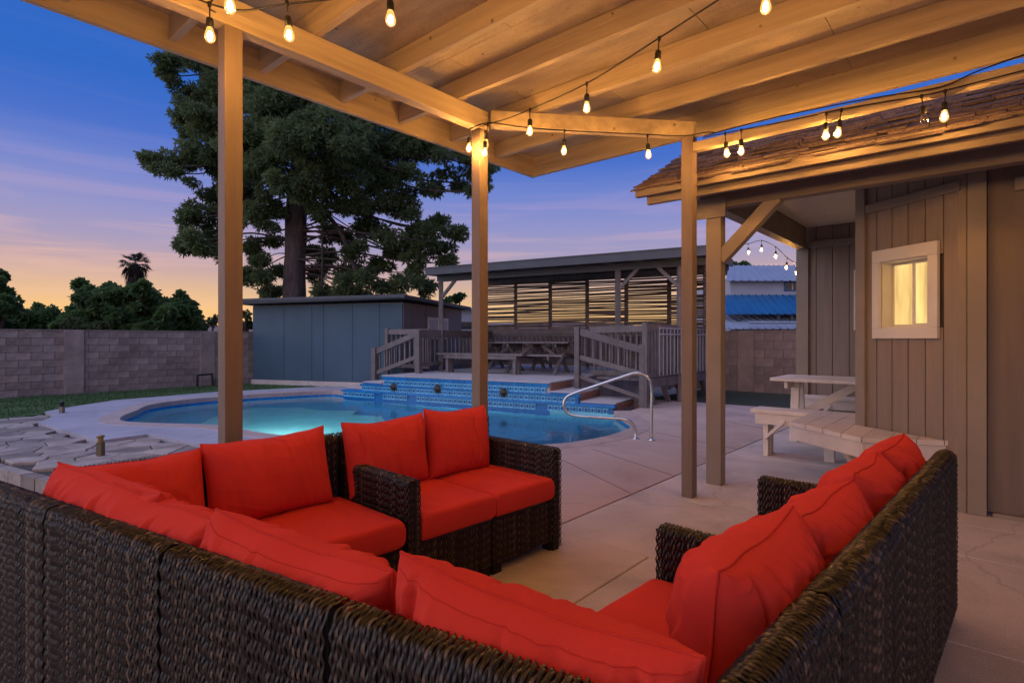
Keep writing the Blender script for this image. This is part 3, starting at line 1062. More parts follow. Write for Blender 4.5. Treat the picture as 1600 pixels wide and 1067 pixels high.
# ================================================================== PATIO COVER
cover = thing('patio_cover', 'beige painted wooden patio cover on posts over the seating area', 'patio cover', W(-1, .5, 0))
RB = 2.90            # underside of the rafters
def part(name, m, parent, bev=.004, **k):
    pass
def bar_part(name, p, q, w, h, m, parent, bev=.004, up=UP):
    return MB().bar(p, q, w, h, up).build(name, m, parent, bevel=bev)
for b in (-2.9, -2.35, -1.75, -1.15, -.55, .05, .62, 1.12, 1.63, 2.21, 2.73, 3.28, 3.84):
    bar_part('rafter', W(-3.545, b, RB + .07), W(3.6, b, RB + .07), .045, .14, M_COVER, cover)
bar_part('fascia', W(-3.57, -3.2, RB + .052), W(-3.57, 4.435, RB + .052), .04, .205, M_COVERD, cover)
bar_part('fascia', W(-3.548, 4.415, RB + .052), W(3.6, 4.415, RB + .052), .04, .20, M_COVER, cover)
# beams and posts
P1, P2, P3 = W(-2.91, 1.177), W(-2.91, 2.97), W(-1.77, 4.087)
ztop = {1: 2.755, 2: 2.755, 3: 2.70}
def qdir(p, q): return (Vector(q) - Vector(p)).normalized()
bar_part('beam', W(-2.91, -3.1, 2.828), W(-2.91, 3.03, 2.828), .085, .142, M_COVERD, cover, .006)
d23 = qdir(P2, P3)
bar_part('beam', P2 + d23 * .08 + UP * 2.838, P3 + d23 * .04 + UP * 2.790, .082, .115, M_COVERD, cover, .006)
bar_part('beam', W(-1.80, 4.09, 2.652), W(3.6, 4.09, 2.652), .07, .068, M_COVER, cover, .006)
for p, zt in ((P1, 2.756), (P2, 2.755), (P3, 2.735)):
    mb = MB()
    s = .044
    mb.obox(p - E_ * s - D_ * s - UP * .0, E_ * 2 * s, D_ * 2 * s, UP * zt)
    mb.build('post', M_POST, cover, bevel=.005)
mb = MB()
mb.obox(W(-3.0, -2.4, 0), E_ * .09, D_ * .09, UP * 2.755)
mb.build('post', M_POST, cover, bevel=.005)
# plywood sheets over the rafters
strips = [-3.2, -2.05, -.85, .33, 1.38, 2.47, 3.56, 4.43]
for k in range(len(strips) - 1):
    x = -3.58 - (k % 2) * .55
    while x < 3.6:
        x0, x1 = max(x, -3.58), min(x + 1.42, 3.62)
        if x1 - x0 > .05:
            mb = MB()
            mb.abox(x0 + .002, x1 - .002, strips[k] + .001, strips[k + 1] - .001, RB + .141, RB + .156)
            mb.build('roof_panel', M_PLY, cover)
        x += 1.42
mb = MB()
mb.abox(-3.62, 3.65, -3.25, 4.46, RB + .160, RB + .18)
mb.build('roof_membrane', M_GREYROOF, cover)

# ================================================================== HOUSE
house = thing('house', 'taupe wooden house wing with a shake roof skirt and covered porch', 'house', W(1.5, 6.5, 0))
def planks(p, d, n_out, length, z0, z1, pitch, m=M_HOUSE, start=0.0, hole=None):
    """grooved siding: one board after another with a dark gap; hole = (s0, s1, z0, z1)"""
    p, d, n_out = Vector(p), Vector(d).normalized(), Vector(n_out).normalized()
    wall = MB()
    if hole is None:
        wall.obox(p - n_out * .10 + UP * z0, d * length, n_out * .088, UP * (z1 - z0))
    else:
        s0, s1, h0, h1 = hole
        for (a, b, c, e) in ((0, s0, z0, z1), (s1, length, z0, z1), (s0, s1, z0, h0), (s0, s1, h1, z1)):
            wall.obox(p + d * a - n_out * .10 + UP * c, d * (b - a), n_out * .088, UP * (e - c))
    w = wall.build('wall', M_WALLCORE, house)
    s = start
    while s < length - .01:
        a, b = max(s, 0) + .0035, min(s + pitch, length) - .0035
        if b - a > .01:
            segs = [(z0, z1)]
            if hole and b > hole[0] and a < hole[1]:
                segs = [(z0, hole[2]), (hole[3], z1)]
            for c, e in segs:
                mb = MB()
                mb.obox(p + d * a - n_out * .013 + UP * c, d * (b - a), n_out * .013, UP * (e - c))
                mb.build('plank', m, w, bevel=.0025)
        s += pitch
    return w
# angled window wall between the corner post and the recessed porch
WA, WB_ = W(-.27, 5.01), W(-.88, 5.43)
WA = WA - (WB_ - WA).normalized() * .105
wd = (WB_ - WA).normalized()
wn = Vector((wd.y, -wd.x, 0))
if wn.dot(-WA) < 0: wn = -wn
wlen = (WB_ - WA).length
WS0, WS1, WZ0, WZ1 = .222, .618, 1.285, 1.815
planks(WA, wd, wn, wlen, .05, 2.75, .135, start=-.01, hole=(WS0, WS1, WZ0, WZ1))
bar_part('corner_board', WB_ + wn * .012 - wd * .045 + UP * .03, WB_ + wn * .012 - wd * .045 + UP * 2.74, .09, .03, M_TRIM, house, up=wn)
bar_part('frieze_board', WA + wn * .013 + UP * 2.265, WB_ + wn * .013 - wd * .095 + UP * 2.265, .026, .07, M_TRIM, house)
# window: wide flat white casing, deep reveal, slider with two lit panes
win = thing('window', None, None, (0, 0, 0))
win.parent = house
win.location = WA - wloc(house)
cs0, cs1, cz0, cz1 = WS0 - .075, WS1 + .065, WZ0 - .08, WZ1 + .095
def wpt(s, z, o=0.0): return WA + wd * s + UP * z + wn * o
for (s0, s1, z0, z1) in ((cs0, cs1, WZ1, cz1), (cs0, cs1, cz0, WZ0), (cs0, WS0, WZ0 + .001, WZ1 - .001), (WS1, cs1, WZ0 + .001, WZ1 - .001)):
    mb = MB()
    mb.obox(wpt(s0, z0, .002), wd * (s1 - s0), wn * .028, UP * (z1 - z0))
    mb.build('casing', M_WHITE, win, bevel=.003)
for (s0, s1, z0, z1) in ((WS0, WS1, WZ1 - .012, WZ1), (WS0, WS1, WZ0, WZ0 + .012), (WS0, WS0 + .012, WZ0 + .013, WZ1 - .013), (WS1 - .012, WS1, WZ0 + .013, WZ1 - .013)):
    mb = MB()
    mb.obox(wpt(s0, z0, -.12), wd * (s1 - s0), wn * .122, UP * (z1 - z0))
    mb.build('reveal', M_WHITE, win)
mid = WS0 + (WS1 - WS0) * .46
def sash(s0, s1, o, w=.016):
    mb = MB()
    z0, z1 = WZ0 + .014, WZ1 - .014
    for (a, b, c, e) in ((s0, s1, z1 - w, z1), (s0, s1, z0, z0 + w), (s0, s0 + w, z0 + w, z1 - w), (s1 - w, s1, z0 + w, z1 - w)):
        mb.obox(wpt(a, c, o), wd * (b - a), wn * .02, UP * (e - c))
    f = mb.build('sash', M_WHITE, win)
    mb = MB()
    mb.obox(wpt(s0 + w, z0 + w, o + .008), wd * (s1 - s0 - 2 * w), wn * .004, UP * (z1 - z0 - 2 * w))
    mb.build('pane', M_ROOM, win)
sash(WS0 + .013, mid + .01, -.085, .022)
sash(mid - .004, WS1 - .013, -.108, .016)
# back wall of the porch with the edge of a lit window
QA, QB = W(-2.12, 8.6), W(1.2, 8.6)
planks(QA, E_, -D_, 3.3, .05, 2.48, .2, start=.03)
planks(QA, E_, -D_, 3.3, 2.56, 2.80, .2, start=.03)
bar_part('trim_board', W(-2.12, 8.58, 2.52), W(1.2, 8.58, 2.52), .05, .08, M_TRIM, house)
mb = MB(); mb.abox(-2.135, -1.98, 8.555, 8.587, .03, 2.479); mb.build('corner_board', M_TRIM, house, bevel=.003)
w2 = thing('window', None, None)
w2.parent = house
w2.location = W(-1.2, 8.58, 1.7) - wloc(house)
mb = MB(); mb.abox(-1.395, -.92, 8.575, 8.585, 1.36, 2.08); mb.build('pane', M_ROOM, w2)
mb = MB()
for (a0, a1, z0, z1) in ((-1.43, -.88, 2.08, 2.12), (-1.43, -.88, 1.32, 1.36), (-1.43, -1.395, 1.361, 2.079), (-.92, -.88, 1.361, 2.079)):
    mb.abox(a0, a1, 8.545, 8.586, z0, z1)
mb.build('frame', M_WHITE, w2)
# side wall of the room behind the window wall, and the main facade
planks(W(-.90, 5.48), D_, -E_, 3.1, .05, 2.75, .2, start=.05)
FB = 4.98
planks(W(-.05, FB), E_, -D_, 4.6, .03, 2.42, 1.22, start=0.0, m=mat('facade_dimmed_paint', (.165, .12, .092), .6, .12, 2.5, (5, 5, .5), bump=.3, bscale=20))  # siding colour darkened on this wall, standing for light falling off
mb = MB(); mb.abox(-.152, -.050, FB - .05, FB + .06, .0, 2.43); mb.build('corner_post', M_TRIM, house, bevel=.004)
mb = MB(); mb.abox(-.205, -.155, FB - .03, FB + .06, .0, 2.43); mb.build('corner_board', M_TRIM, house, bevel=.003)
mb = MB(); mb.abox(.091, 4.5, FB - .028, FB - .002, 2.18, 2.27); mb.build('trim_board', M_TRIM, house, bevel=.003)
mb = MB(); mb.abox(-.02, 4.6, FB - .03, FB + .02, .0, .029); mb.build('base_board', M_TRIM, house)
# porch beam, post and brace
mb = MB(); mb.abox(-1.88, 4.5, 4.55, 4.65, 2.275, 2.44); mb.build('porch_beam', M_EAVE, house, bevel=.004)
mb = MB(); mb.abox(-1.825, -1.70, 4.548, 4.652, .0, 2.273); mb.build('porch_post', M_TRIM, house, bevel=.005)
bar_part('brace', W(-1.72, 4.60, 1.86), W(-1.28, 4.60, 2.30), .085, .10, M_TRIM, house)
mb = MB(); mb.abox(-1.90, -1.66, 4.535, 4.549, 2.20, 2.36); mb.build('post_plate', M_TRIM, house)
# porch edge beam running back, with a grooved panel above
mb = MB(); mb.abox(-2.12, -2.0, 4.66, 8.55, 2.46, 2.54); mb.build('porch_side_beam', M_TRIM, house, bevel=.004)
planks(W(-2.0, 4.98), D_, E_, 3.56, 2.541, 2.74, .2, m=M_TRIM)
# porch ceiling of narrow boards
cb = MB(); cb.abox(-2.1, 4.5, 5.03, 8.58, 2.762, 2.80); ceil = cb.build('porch_ceiling', M_WICKBACK, house)
b = 5.04
while b < 8.5:
    mb = MB(); mb.abox(-1.995, .9, b + .002, b + .138, 2.75, 2.762); mb.build('plank', M_CEIL, ceil); b += .14
# soffit and fascia boards of the eave
mb = MB(); mb.abox(-2.22, 4.5, 4.335, 4.547, 2.452, 2.466); mb.build('soffit', M_TRIM, house)
mb = MB(); mb.abox(-.02, 4.5, 4.652, 4.97, 2.428, 2.44); mb.build('soffit', M_TRIM, house)
mb = MB(); mb.abox(-2.23, 4.5, 4.29, 4.333, 2.335, 2.468); mb.build('fascia', M_EAVE, house, bevel=.004)
mb = MB(); mb.abox(-2.31, 4.5, 4.235, 4.288, 2.40, 2.478); mb.build('fascia', M_EAVE, house, bevel=.004)
# roof skirt with rows of hand split shakes
skirt = MB()
r0, r1 = (4.30, 2.475), (5.36, 3.06)
p = [W(-2.24, r0[0], r0[1]), W(4.5, r0[0], r0[1]), W(4.5, r1[0], r1[1]), W(-2.24, r1[0], r1[1])]
q = [v - UP * .05 for v in p]
skirt.hexa(q + p)
rs = skirt.build('roof_skirt', M_WICKBACK, house)
slope = Vector((0, 0, 0)) + D_ * (r1[0] - r0[0]) + UP * (r1[1] - r0[1])
sl = slope.length
slope.normalize()
rn = E_.cross(slope).normalized()
if rn.z < 0: rn = -rn
rows_n = 15
for r in range(rows_n):
    s0 = -.085 + r * (sl + .05) / rows_n
    x = -2.34 + random.uniform(-.02, .0)
    while x < 3.1 - r * .05:
        w = random.uniform(.11, .24)
        base = W(x, r0[0], r0[1]) + slope * (s0 + random.uniform(-.022, .018)) + rn * (.004 + .004 * (r % 2))
        L = (sl + .05) / rows_n * 1.9
        t = random.uniform(.010, .018)
        lift = rn * random.uniform(.008, .018)
        pts = [base + lift, base + lift + E_ * (w - .006), base + slope * L + E_ * (w - .006), base + slope * L,]
        mb = MB()
        mb.hexa(pts + [v + rn * (t if i < 2 else .006) for i, v in enumerate(pts)])
        mb.build('shingle', M_SHAKE, rs)
        x += w
mb = MB(); mb.abox(-2.2, 4.5, 5.34, 8.9, 2.82, 3.04); mb.build('flat_roof', M_GREYROOF, house)
# ridge flashing at the top of the skirt
bar_part('flashing', W(-2.25, 5.36, 3.075), W(4.5, 5.36, 3.075), .10, .012, M_METALROOF, house)

# ================================================================== SHED
K1, K2 = Vector((-7.14, 15.30, 0)), Vector((-2.72, 13.80, 0))
kd = (K2 - K1).normalized()
kn = Vector((kd.y, -kd.x, 0))
KL = (K2 - K1).length
K3 = K2 - kn * 3.4
shed = thing('shed', 'blue grey panelled garden shed with a thin overhanging flat roof', 'shed', (K1 + K2) / 2)
mb = MB(); mb.obox(K1 + UP * .0 - kn * .02, kd * KL, -kn * 3.3, UP * 2.12); mb.build('body', M_SHED2, shed)
cuts = [0, 1.05, 1.95, 2.32, 3.2, 4.0, KL]
for a, b in zip(cuts[:-1], cuts[1:]):
    mb = MB(); mb.obox(K1 + kd * (a + .004) - kn * .019 + UP * .10, kd * (b - a - .008), kn * .022, UP * 2.0)
    mb.build('panel', M_SHED, shed, bevel=.003)
for a in cuts[1:-1]:
    bar_part('batten', K1 + kd * a + kn * .006 + UP * .11, K1 + kd * a + kn * .006 + UP * 2.09, .022, .012, M_SHED, shed, 0, up=kn)
mb = MB(); mb.obox(K1 - kd * .02 - kn * .02 - UP * .3, kd * (KL + .04), kn * .06, UP * .395); mb.build('base_curb', M_CONC, shed, bevel=.005)
for a in (.02, 1.2, 2.4):
    mb = MB(); mb.obox(K2 - kn * (a + .01) + UP * .0 - kd * .0, -kn * 1.15, kd * .018, UP * 2.1); mb.build('side_panel', M_SHED2, shed, bevel=.003)
mb = MB()
zl, zr = 2.15, 2.19
o0 = K1 - kd * .30 + kn * .32
mb.hexa([o0 + UP * (zl), o0 + kd * (KL + .55) + UP * zr, o0 + kd * (KL + .55) - kn * 4.1 + UP * (zr - .08), o0 - kn * 4.1 + UP * (zl - .08),
         o0 + UP * (zl + .09), o0 + kd * (KL + .55) + UP * (zr + .09), o0 + kd * (KL + .55) - kn * 4.1 + UP * (zr + .01), o0 - kn * 4.1 + UP * (zl + .01)])
mb.build('roof', M_GREYROOF, shed, bevel=.006)
mb = MB(); mb.obox(o0 + UP * (zl + .065) + kn * .005, kd * (KL + .55), kn * .022, UP * .075); mb.build('roof_edge', M_GREYROOF, shed)
sw = thing('window', None, None); sw.parent = shed
wc = K2 - kn * 1.35 + kd * .02
sw.location = wc + UP * 1.55 - wloc(shed)
mb = MB()
def swp(s, z, o=0.0): return wc - kn * s + kd * o + UP * z
for (s0, s1, z0, z1) in ((-.05, 1.2, 1.72, 1.80), (-.05, 1.2, 1.2, 1.26), (-.05, .03, 1.261, 1.719), (1.12, 1.2, 1.261, 1.719), (.55, .61, 1.261, 1.719)):
    mb.obox(swp(s0, z0), -kn * (s1 - s0), kd * .03, UP * (z1 - z0))
mb.build('frame', M_WHITE, sw)
for s0, s1 in ((.03, .55), (.61, 1.12)):
    mb = MB(); mb.obox(swp(s0, 1.262), -kn * (s1 - s0), kd * .012, UP * .456); mb.build('pane', mat('pale_blind', (.42, .42, .48), .3, .1, 9.0, (1, 1, .2)), sw)

# ================================================================== PAVILION
TZ = .425
pav = thing('pavilion', 'grey wooden pavilion with a shed roof and horizontal slat screen on the raised terrace', 'pavilion', W3(-5.2, 11.6, TZ))
def bar3(name, p, q, w, h, m, parent, bev=.004, up=UP):
    return MB().bar(W3(*p), W3(*q), w, h, up).build(name, m, parent, bevel=bev)
RF, RR = 10.5, 13.8
for a in (-8.16, -3.70, -2.46, -1.95):
    zz = 2.60
    if a == -1.95: continue
    bar3('post', (a, 10.9, TZ if a < -3 else 0.0), (a, 10.9, zz), .10, .10, M_GREYWOOD, pav)
bar3('beam', (-8.25, 10.9, 2.665), (-1.98, 10.9, 2.665), .09, .14, M_GREYROOF, pav)
bar3('beam', (-8.55, 13.45, 2.80), (-1.98, 13.45, 2.80), .09, .14, M_GREYWOOD, pav)
for a, s in ((-8.16, 1), (-3.70, 1), (-2.46, -1)):
    bar3('brace', (a + s * .03, 10.9, 2.22), (a + s * .42, 10.9, 2.61), .06, .07, M_GREYWOOD, pav)
a = -8.2
while a < -2.0:
    bar3('rafter', (a, RF + .05, 2.77), (a, RR - .05, 2.94), .045, .11, M_GREYWOOD, pav)
    a += .62
mb = MB()
mb.hexa([W3(-8.27, RF, 2.83), W3(-1.93, RF, 2.83), W3(-1.93, RR, 3.0), W3(-8.62, RR, 3.0), W3(-8.27, RF, 2.86), W3(-1.93, RF, 2.86), W3(-1.93, RR, 3.03), W3(-8.62, RR, 3.03)])
mb.build('roof', M_GREYROOF, pav)
bar3('fascia', (-8.30, RF - .02, 2.80), (-1.90, RF - .02, 2.80), .04, .17, M_GREYROOF, pav)
bar3('fascia', (-8.28, RF, 2.80), (-8.62, RR, 2.97), .035, .17, M_GREYROOF, pav)
bar3('fascia', (-1.915, RF, 2.80), (-1.915, RR, 2.97), .035, .17, M_GREYROOF, pav)
bar3('drip_edge', (-8.32, RF - .045, 2.888), (-1.88, RF - .045, 2.888), .02, .02, M_GREYROOF, pav, 0)
bar3('blocking', (-8.6, 13.52, 2.86), (-1.95, 13.52, 2.86), .03, .16, M_GREYWOOD, pav, 0)
# screen: posts and slats, some warped, some cracked
SB = 13.4
posts_a = [-8.45, -7.49, -6.43, -5.38, -4.34, -3.285, -2.45]
for a in posts_a:
    bar3('post', (a, SB + .03, TZ if a < -4 else 0.0), (a, SB + .03, 2.73), .085, .085, M_GREYWOOD, pav)
z = 1.47
while z < 2.72:
    for a0, a1 in zip(posts_a[:-1], posts_a[1:]):
        if random.random() < .02: continue
        dz0, dz1 = random.gauss(0, .009), random.gauss(0, .009)
        bar3('slat', (a0 - .03, SB - .03, z + dz0), (a1 + .03, SB - .03, z + dz1), .014, random.choice((.030, .036, .040, .043, .046, .060)), M_SLAT, pav, 0)
    z += .054
# right return of the screen
z = 1.5
while z < 2.7:
    bar3('slat', (-2.06, 11.2, z), (-2.06, SB, z), .014, .045, M_SLAT, pav, 0)
    z += .075

# ---- railings
def railing(label, p, q, top, bot, n, cap=True, posts=(1, 1), mid=None, pw=.09, m=M_GREYWOOD, zdrop=0.0, base=(None, None)):
    """p, q: ends (world x, y); top/bot: pairs of heights at the two ends"""
    p, q = Vector(p), Vector(q)
    L = (q - p).length
    d = (q - p).normalized()
    nrm = Vector((d.y, -d.x, 0))
    r = thing('railing', label, 'railing', Vector((p.x, p.y, base[0] or 0)), 0, 'wooden railings on the terrace')
    bar_part('top_rail', p + UP * (top[0] - .06), q + UP * (top[1] - .06), .045, .125, m, r)
    bar_part('bottom_rail', p + UP * bot[0], q + UP * bot[1], .045, .09, m, r)
    for k in range(n):
        t = (k + .5) / n
        c = p.lerp(q, t) - nrm * .042
        zt = top[0] + (top[1] - top[0]) * t
        zb = bot[0] + (bot[1] - bot[0]) * t
        bar_part('baluster', c + UP * (zb - .06), c + UP * (zt - .02), .034, .034, m, r, 0, up=d)
    if mid:
        bar_part('mid_rail', p + UP * mid[0], q + UP * mid[1], .04, .07, m, r)
    if posts[0]:
        bar_part('post', p - d * .05 + UP * (base[0] if base[0] is not None else bot[0] - .2), p - d * .05 + UP * (top[0] + .03), pw, pw, m, r, up=d)
    if posts[1]:
        bar_part('post', q + d * .05 + UP * (base[1] if base[1] is not None else bot[1] - .2), q + d * .05 + UP * (top[1] + .03), pw, pw, m, r, up=d)
    return r
w3 = lambda a, b: tuple(W3(a, b))
def gp(px, b3):
    u = (px - 800) / 868
    return b3 * (.87 * u - .493) / (.87 + .493 * u)
railing('sloping wooden handrail beside the left terrace steps, in front of the blue shed', w3(-9.36, 9.95), w3(-8.13, 9.95), (.97, 1.38), (.40, .80), 8, base=(.12, TZ), pw=.13)
railing('level grey railing behind the left sloping handrail near the shed', w3(-9.42, 10.45), w3(-8.16, 10.45), (1.44, 1.44), (.55, .55), 9, base=(.0, TZ), posts=(1, 0))
railing('sloping wooden handrail beside the right terrace steps, behind the steel grab rail', w3(-4.05, 9.75), w3(-2.86, 9.62), (1.40, 1.08), (.86, .60), 7, base=(.27, 0.0), mid=(.50, .18), pw=.10)
railing('level railing with balusters behind the right sloping handrail', w3(-4.05, 10.3), w3(-2.80, 10.2), (1.44, 1.46), (.55, .55), 10, base=(.27, 0.0), posts=(0, 0))
RC = W3(-2.75, 9.66)
railing('tall picket railing along the right side of the pavilion deck', RC, RC + D_ * 3.1, (1.46, 1.46), (.56, .56), 26, base=(0.0, 0.0))
railing('long rear railing under the slat screen', w3(-8.2, 13.25), w3(-3.1, 13.25), (1.46, 1.46), (.62, .62), 40, base=(TZ, TZ), mid=(1.30, 1.30))
railing('side railing between the left terrace post and the screen', w3(-8.15, 10.1), w3(-8.15, 13.2), (1.42, 1.42), (.62, .62), 18, base=(TZ, TZ), posts=(0, 1), mid=(1.27, 1.27))
# wooden side deck carried on short legs below the picket railing
sd = thing('side_deck', 'low wooden side deck with a skirt board and slanted props under the picket railing', 'deck', RC)
bar_part('skirt_board', RC + UP * .42, RC + D_ * 3.1 + UP * .42, .04, .16, M_GREYWOOD, sd)
for k in range(5):
    c = RC + D_ * (.25 + k * .6) - E_ * .12
    bar_part('prop', c + D_ * .28 + UP * -.02, c + UP * .36, .07, .07, M_GREYWOOD, sd, 0, up=E_)
for k in range(7):
    mb = MB(); mb.obox(RC - E_ * .05 - E_ * (k + 1) * .14 + UP * .46, E_ * .13, D_ * 3.0, UP * .035); mb.build('plank', M_GREYWOOD, sd)
# white metal gate leaning behind the pickets
gt = thing('metal_gate', 'thin white metal gate standing just behind the picket railing', 'gate', RC + D_ * .2)
g0, g1 = RC + D_ * .30 + E_ * .09, RC + D_ * 3.0 + E_ * .09
for zz in (1.29, 1.40):
    bar_part('rail', g0 + UP * zz, g1 + UP * zz, .022, .022, M_NWALL, gt, 0)
for k in range(19):
    c = g0.lerp(g1, k / 18)
    bar_part('bar', c + UP * .55, c + UP * 1.405, .014, .014, M_NWALL, gt, 0)

# ================================================================== PICNIC TABLES AND BENCHES
def picnic_table(label, group, org, ex, ey, L, wid, top, m, xleg=True, benches=True, seat=.44, bo=.62):
    """org: near left corner at ground; ex along the table, ey across"""
    org = Vector(org)
    t = thing('picnic_table', label, 'picnic table', org, 0, group)
    def P(x, y, z): return org + ex * x + ey * y + UP * z
    n = max(3, round(wid / .145))
    for k in range(n):
        mb = MB(); w = wid / n
        mb.obox(P(0, k * w + .003, top - .04), ex * L, ey * (w - .006), UP * .04)
        mb.build('plank', m, t, bevel=.004)
    for x in (.32, L - .32):
        mb = MB(); mb.obox(P(x - .02, .04, top - .125), ex * .04, ey * (wid - .08), UP * .083); mb.build('cleat', m, t, bevel=.004)
        s = .028
        for (y0, y1, o) in ((-.12, wid - .12, .042), (wid + .12, .12, -.042)):
            bar_part('leg', P(x + o, y0, .0), P(x + o, y1, top - .045), .038, .085, m, t, up=ex)
        if benches:
            bar_part('cross_bar', P(x, -bo - .05, seat - .08), P(x, wid + bo + .05, seat - .08), .038, .085, m, t)
    for x, sg in ((.36, 1), (L - .36, -1)):
        bar_part('brace', P(x, wid / 2, .33), P(x + sg * .45, wid / 2, top - .07), .08, .045, m, t, up=ey)
    if benches:
        for y0 in (-bo - .02, wid + bo - .24):
            for k in range(2):
                mb = MB(); mb.obox(P(0, y0 + k * .135, seat - .038), ex * L, ey * .128, UP * .038); mb.build('seat_plank', m, t, bevel=.004)
    return t
picnic_table('long grey picnic table under the pavilion with crossed legs', 'grey tables under the pavilion', W3(-6.72, 11.05, TZ), E3, D3, 1.85, .72, .72, M_GREYWOOD, seat=.44, bo=.30)
picnic_table('grey picnic table under the pavilion on the side nearer the shed', 'grey tables under the pavilion', W3(-8.0, 12.35, TZ), E3, D3, 1.9, .66, .70, M_GREYWOOD, seat=.42, bo=.22)
# separate low bench in front of the long table
bt = thing('bench', 'grey plank bench along the pool side of the pavilion table', 'bench', W3(-7.9, 10.65, TZ))
mb = MB(); mb.obox(W3(-8.0, 10.5, TZ + .41), E3 * 2.3, D3 * .28, UP * .045); mb.build('seat', M_GREYWOOD, bt, bevel=.004)
for a in (-7.75, -6.8, -5.95):
    for b in (10.53, 10.70):
        mb = MB(); mb.obox(W3(a, b, TZ), E3 * .07, D3 * .07, UP * .41); mb.build('leg', M_GREYWOOD, bt)
mb = MB(); mb.obox(W3(-7.8, 10.51, TZ + .33), E3 * 1.95, D3 * .035, UP * .078); mb.build('apron', M_GREYWOOD, bt)

# cream table and benches on the porch
T0 = W(-2.0, 6.88)
pt = thing('table', 'cream painted wooden table with slanted braces on the porch', 'table', T0)
for k in range(5):
    mb = MB(); mb.abox(-2.0, -.95, 6.88 + k * .16 + .0025, 6.88 + (k + 1) * .16 - .0025, .715, .752); mb.build('plank', M_BENCH, pt, bevel=.003)
mb = MB(); mb.abox(-1.86, -1.82, 6.93, 7.63, .63, .713); mb.build('cleat', M_BENCH, pt, bevel=.012)
bar_part('leg', W(-1.80, 7.10, 0), W(-1.80, 7.20, .71), .04, .09, M_BENCH, pt, up=E_)
bar_part('leg', W(-1.80, 7.46, 0), W(-1.80, 7.36, .71), .04, .09, M_BENCH, pt, up=E_)
bar_part('brace', W(-1.76, 7.28, .30), W(-1.20, 7.28, .67), .09, .04, M_BENCH, pt, up=D_)
mb = MB(); mb.abox(-1.27, -1.13, 7.22, 7.34, .64, .713); mb.build('block', M_BENCH, pt)
bar_part('stretcher', W(-1.80, 7.28, .16), W(-.95, 7.28, .16), .04, .09, M_BENCH, pt)
for b in (7.10, 7.46):
    bar_part('leg', W(-1.0, b, 0), W(-1.0, b, .71), .04, .09, M_BENCH, pt, up=E_)
def plain_bench(label, a0, a1, b0, b1, h, legs, group):
    t = thing('bench', label, 'bench', W((a0 + a1) / 2, (b0 + b1) / 2, 0), 0, group)
    n = 2
    for k in range(n):
        w = (b1 - b0) / n
        mb = MB(); mb.abox(a0, a1, b0 + k * w + .002, b0 + (k + 1) * w - .002, h - .038, h); mb.build('seat_plank', M_BENCH, t, bevel=.003)
    mb = MB(); mb.abox(a0 + .04, a1, b0 + .02, b0 + .055, h - .15, h - .04); mb.build('apron', M_BENCH, t, bevel=.003)
    mb = MB(); mb.abox(a0 + .04, a1, b1 - .055, b1 - .02, h - .15, h - .04); mb.build('apron', M_BENCH, t, bevel=.003)
    mb = MB(); mb.abox(a0 + .04, a0 + .075, b0 + .057, b1 - .057, h - .15, h - .04); mb.build('end_board', M_BENCH, t)
    for a in legs:
        for b in (b0 + .06, b1 - .13):
            mb = MB(); mb.abox(a, a + .045, b, b + .085, 0, h - .152); mb.build('leg', M_BENCH, t)
        bar_part('brace', W(a + .02, b0 + .04, h - .30), W(a + .22, b0 + .04, h - .10), .03, .07, M_BENCH, t, up=D_)
    return t
plain_bench('cream bench in front of the porch table, its free end nearest the pool', -1.93, -.92, 5.98, 6.28, .48, (-1.82, -1.05), 'cream porch benches')
plain_bench('cream bench behind the porch table against the far wall', -1.95, -.92, 7.95, 8.25, .46, (-1.8, -1.05), 'cream porch benches')
# corner bench that wraps the angled window wall
cbp = [(2.43, 4.86), (2.54, 4.06), (3.10, 3.945), (2.895, 4.655), (3.33, 5.19), (3.02, 5.44)]
cb_poly = [(2.43, 4.86), (2.55, 4.06), (3.145, 3.93), (3.06, 3.96), (2.888, 4.65), (3.40, 5.28), (3.05, 5.57)]
wb = thing('corner_bench', 'cream plank bench wrapping the angled wall below the lit window', 'bench', (2.7, 4.5, 0))
# boards run away from the seating area, clipped to the bench outline
aw = lambda x, y: (x * CA - y * SA, x * SA + y * CA)
ab_poly = [aw(*p) for p in cb_poly]
amin, amax = min(p[0] for p in ab_poly), max(p[0] for p in ab_poly)
bw = .155
x = amin
while x < amax - .01:
    pl = clip(ab_poly, (-1, 0), -(x + .0025))
    pl = clip(pl, (1, 0), x + bw - .0025)
    if len(pl) > 2:
        wp = ccw([tuple(W(a, b))[:2] for a, b in pl])
        MB().prism(wp, .445, .482).build('seat_plank', M_BENCH, wb)
    x += bw
for p, q in (((2.43, 4.86), (2.55, 4.06)), ((2.55, 4.06), (3.145, 3.93)), ((2.43, 4.86), (3.05, 5.57))):
    p, q = Vector((p[0], p[1], .385)), Vector((q[0], q[1], .385))
    c = Vector((2.85, 4.6, .385))
    nn = (c - (p + q) / 2); nn.z = 0
    dd = (q - p).normalized()
    nn = (nn - dd * nn.dot(dd)).normalized() * .03
    bar_part('apron', p + nn, q + nn, .035, .115, M_BENCH, wb)
bar_part('brace', Vector((2.88, 4.5, .05)), Vector((2.62, 4.38, .36)), .05, .08, M_BENCH, wb)
bar_part('leg', Vector((3.12, 5.45, 0)), Vector((3.1, 5.45, .33)), .05, .09, M_BENCH, wb, up=E_)

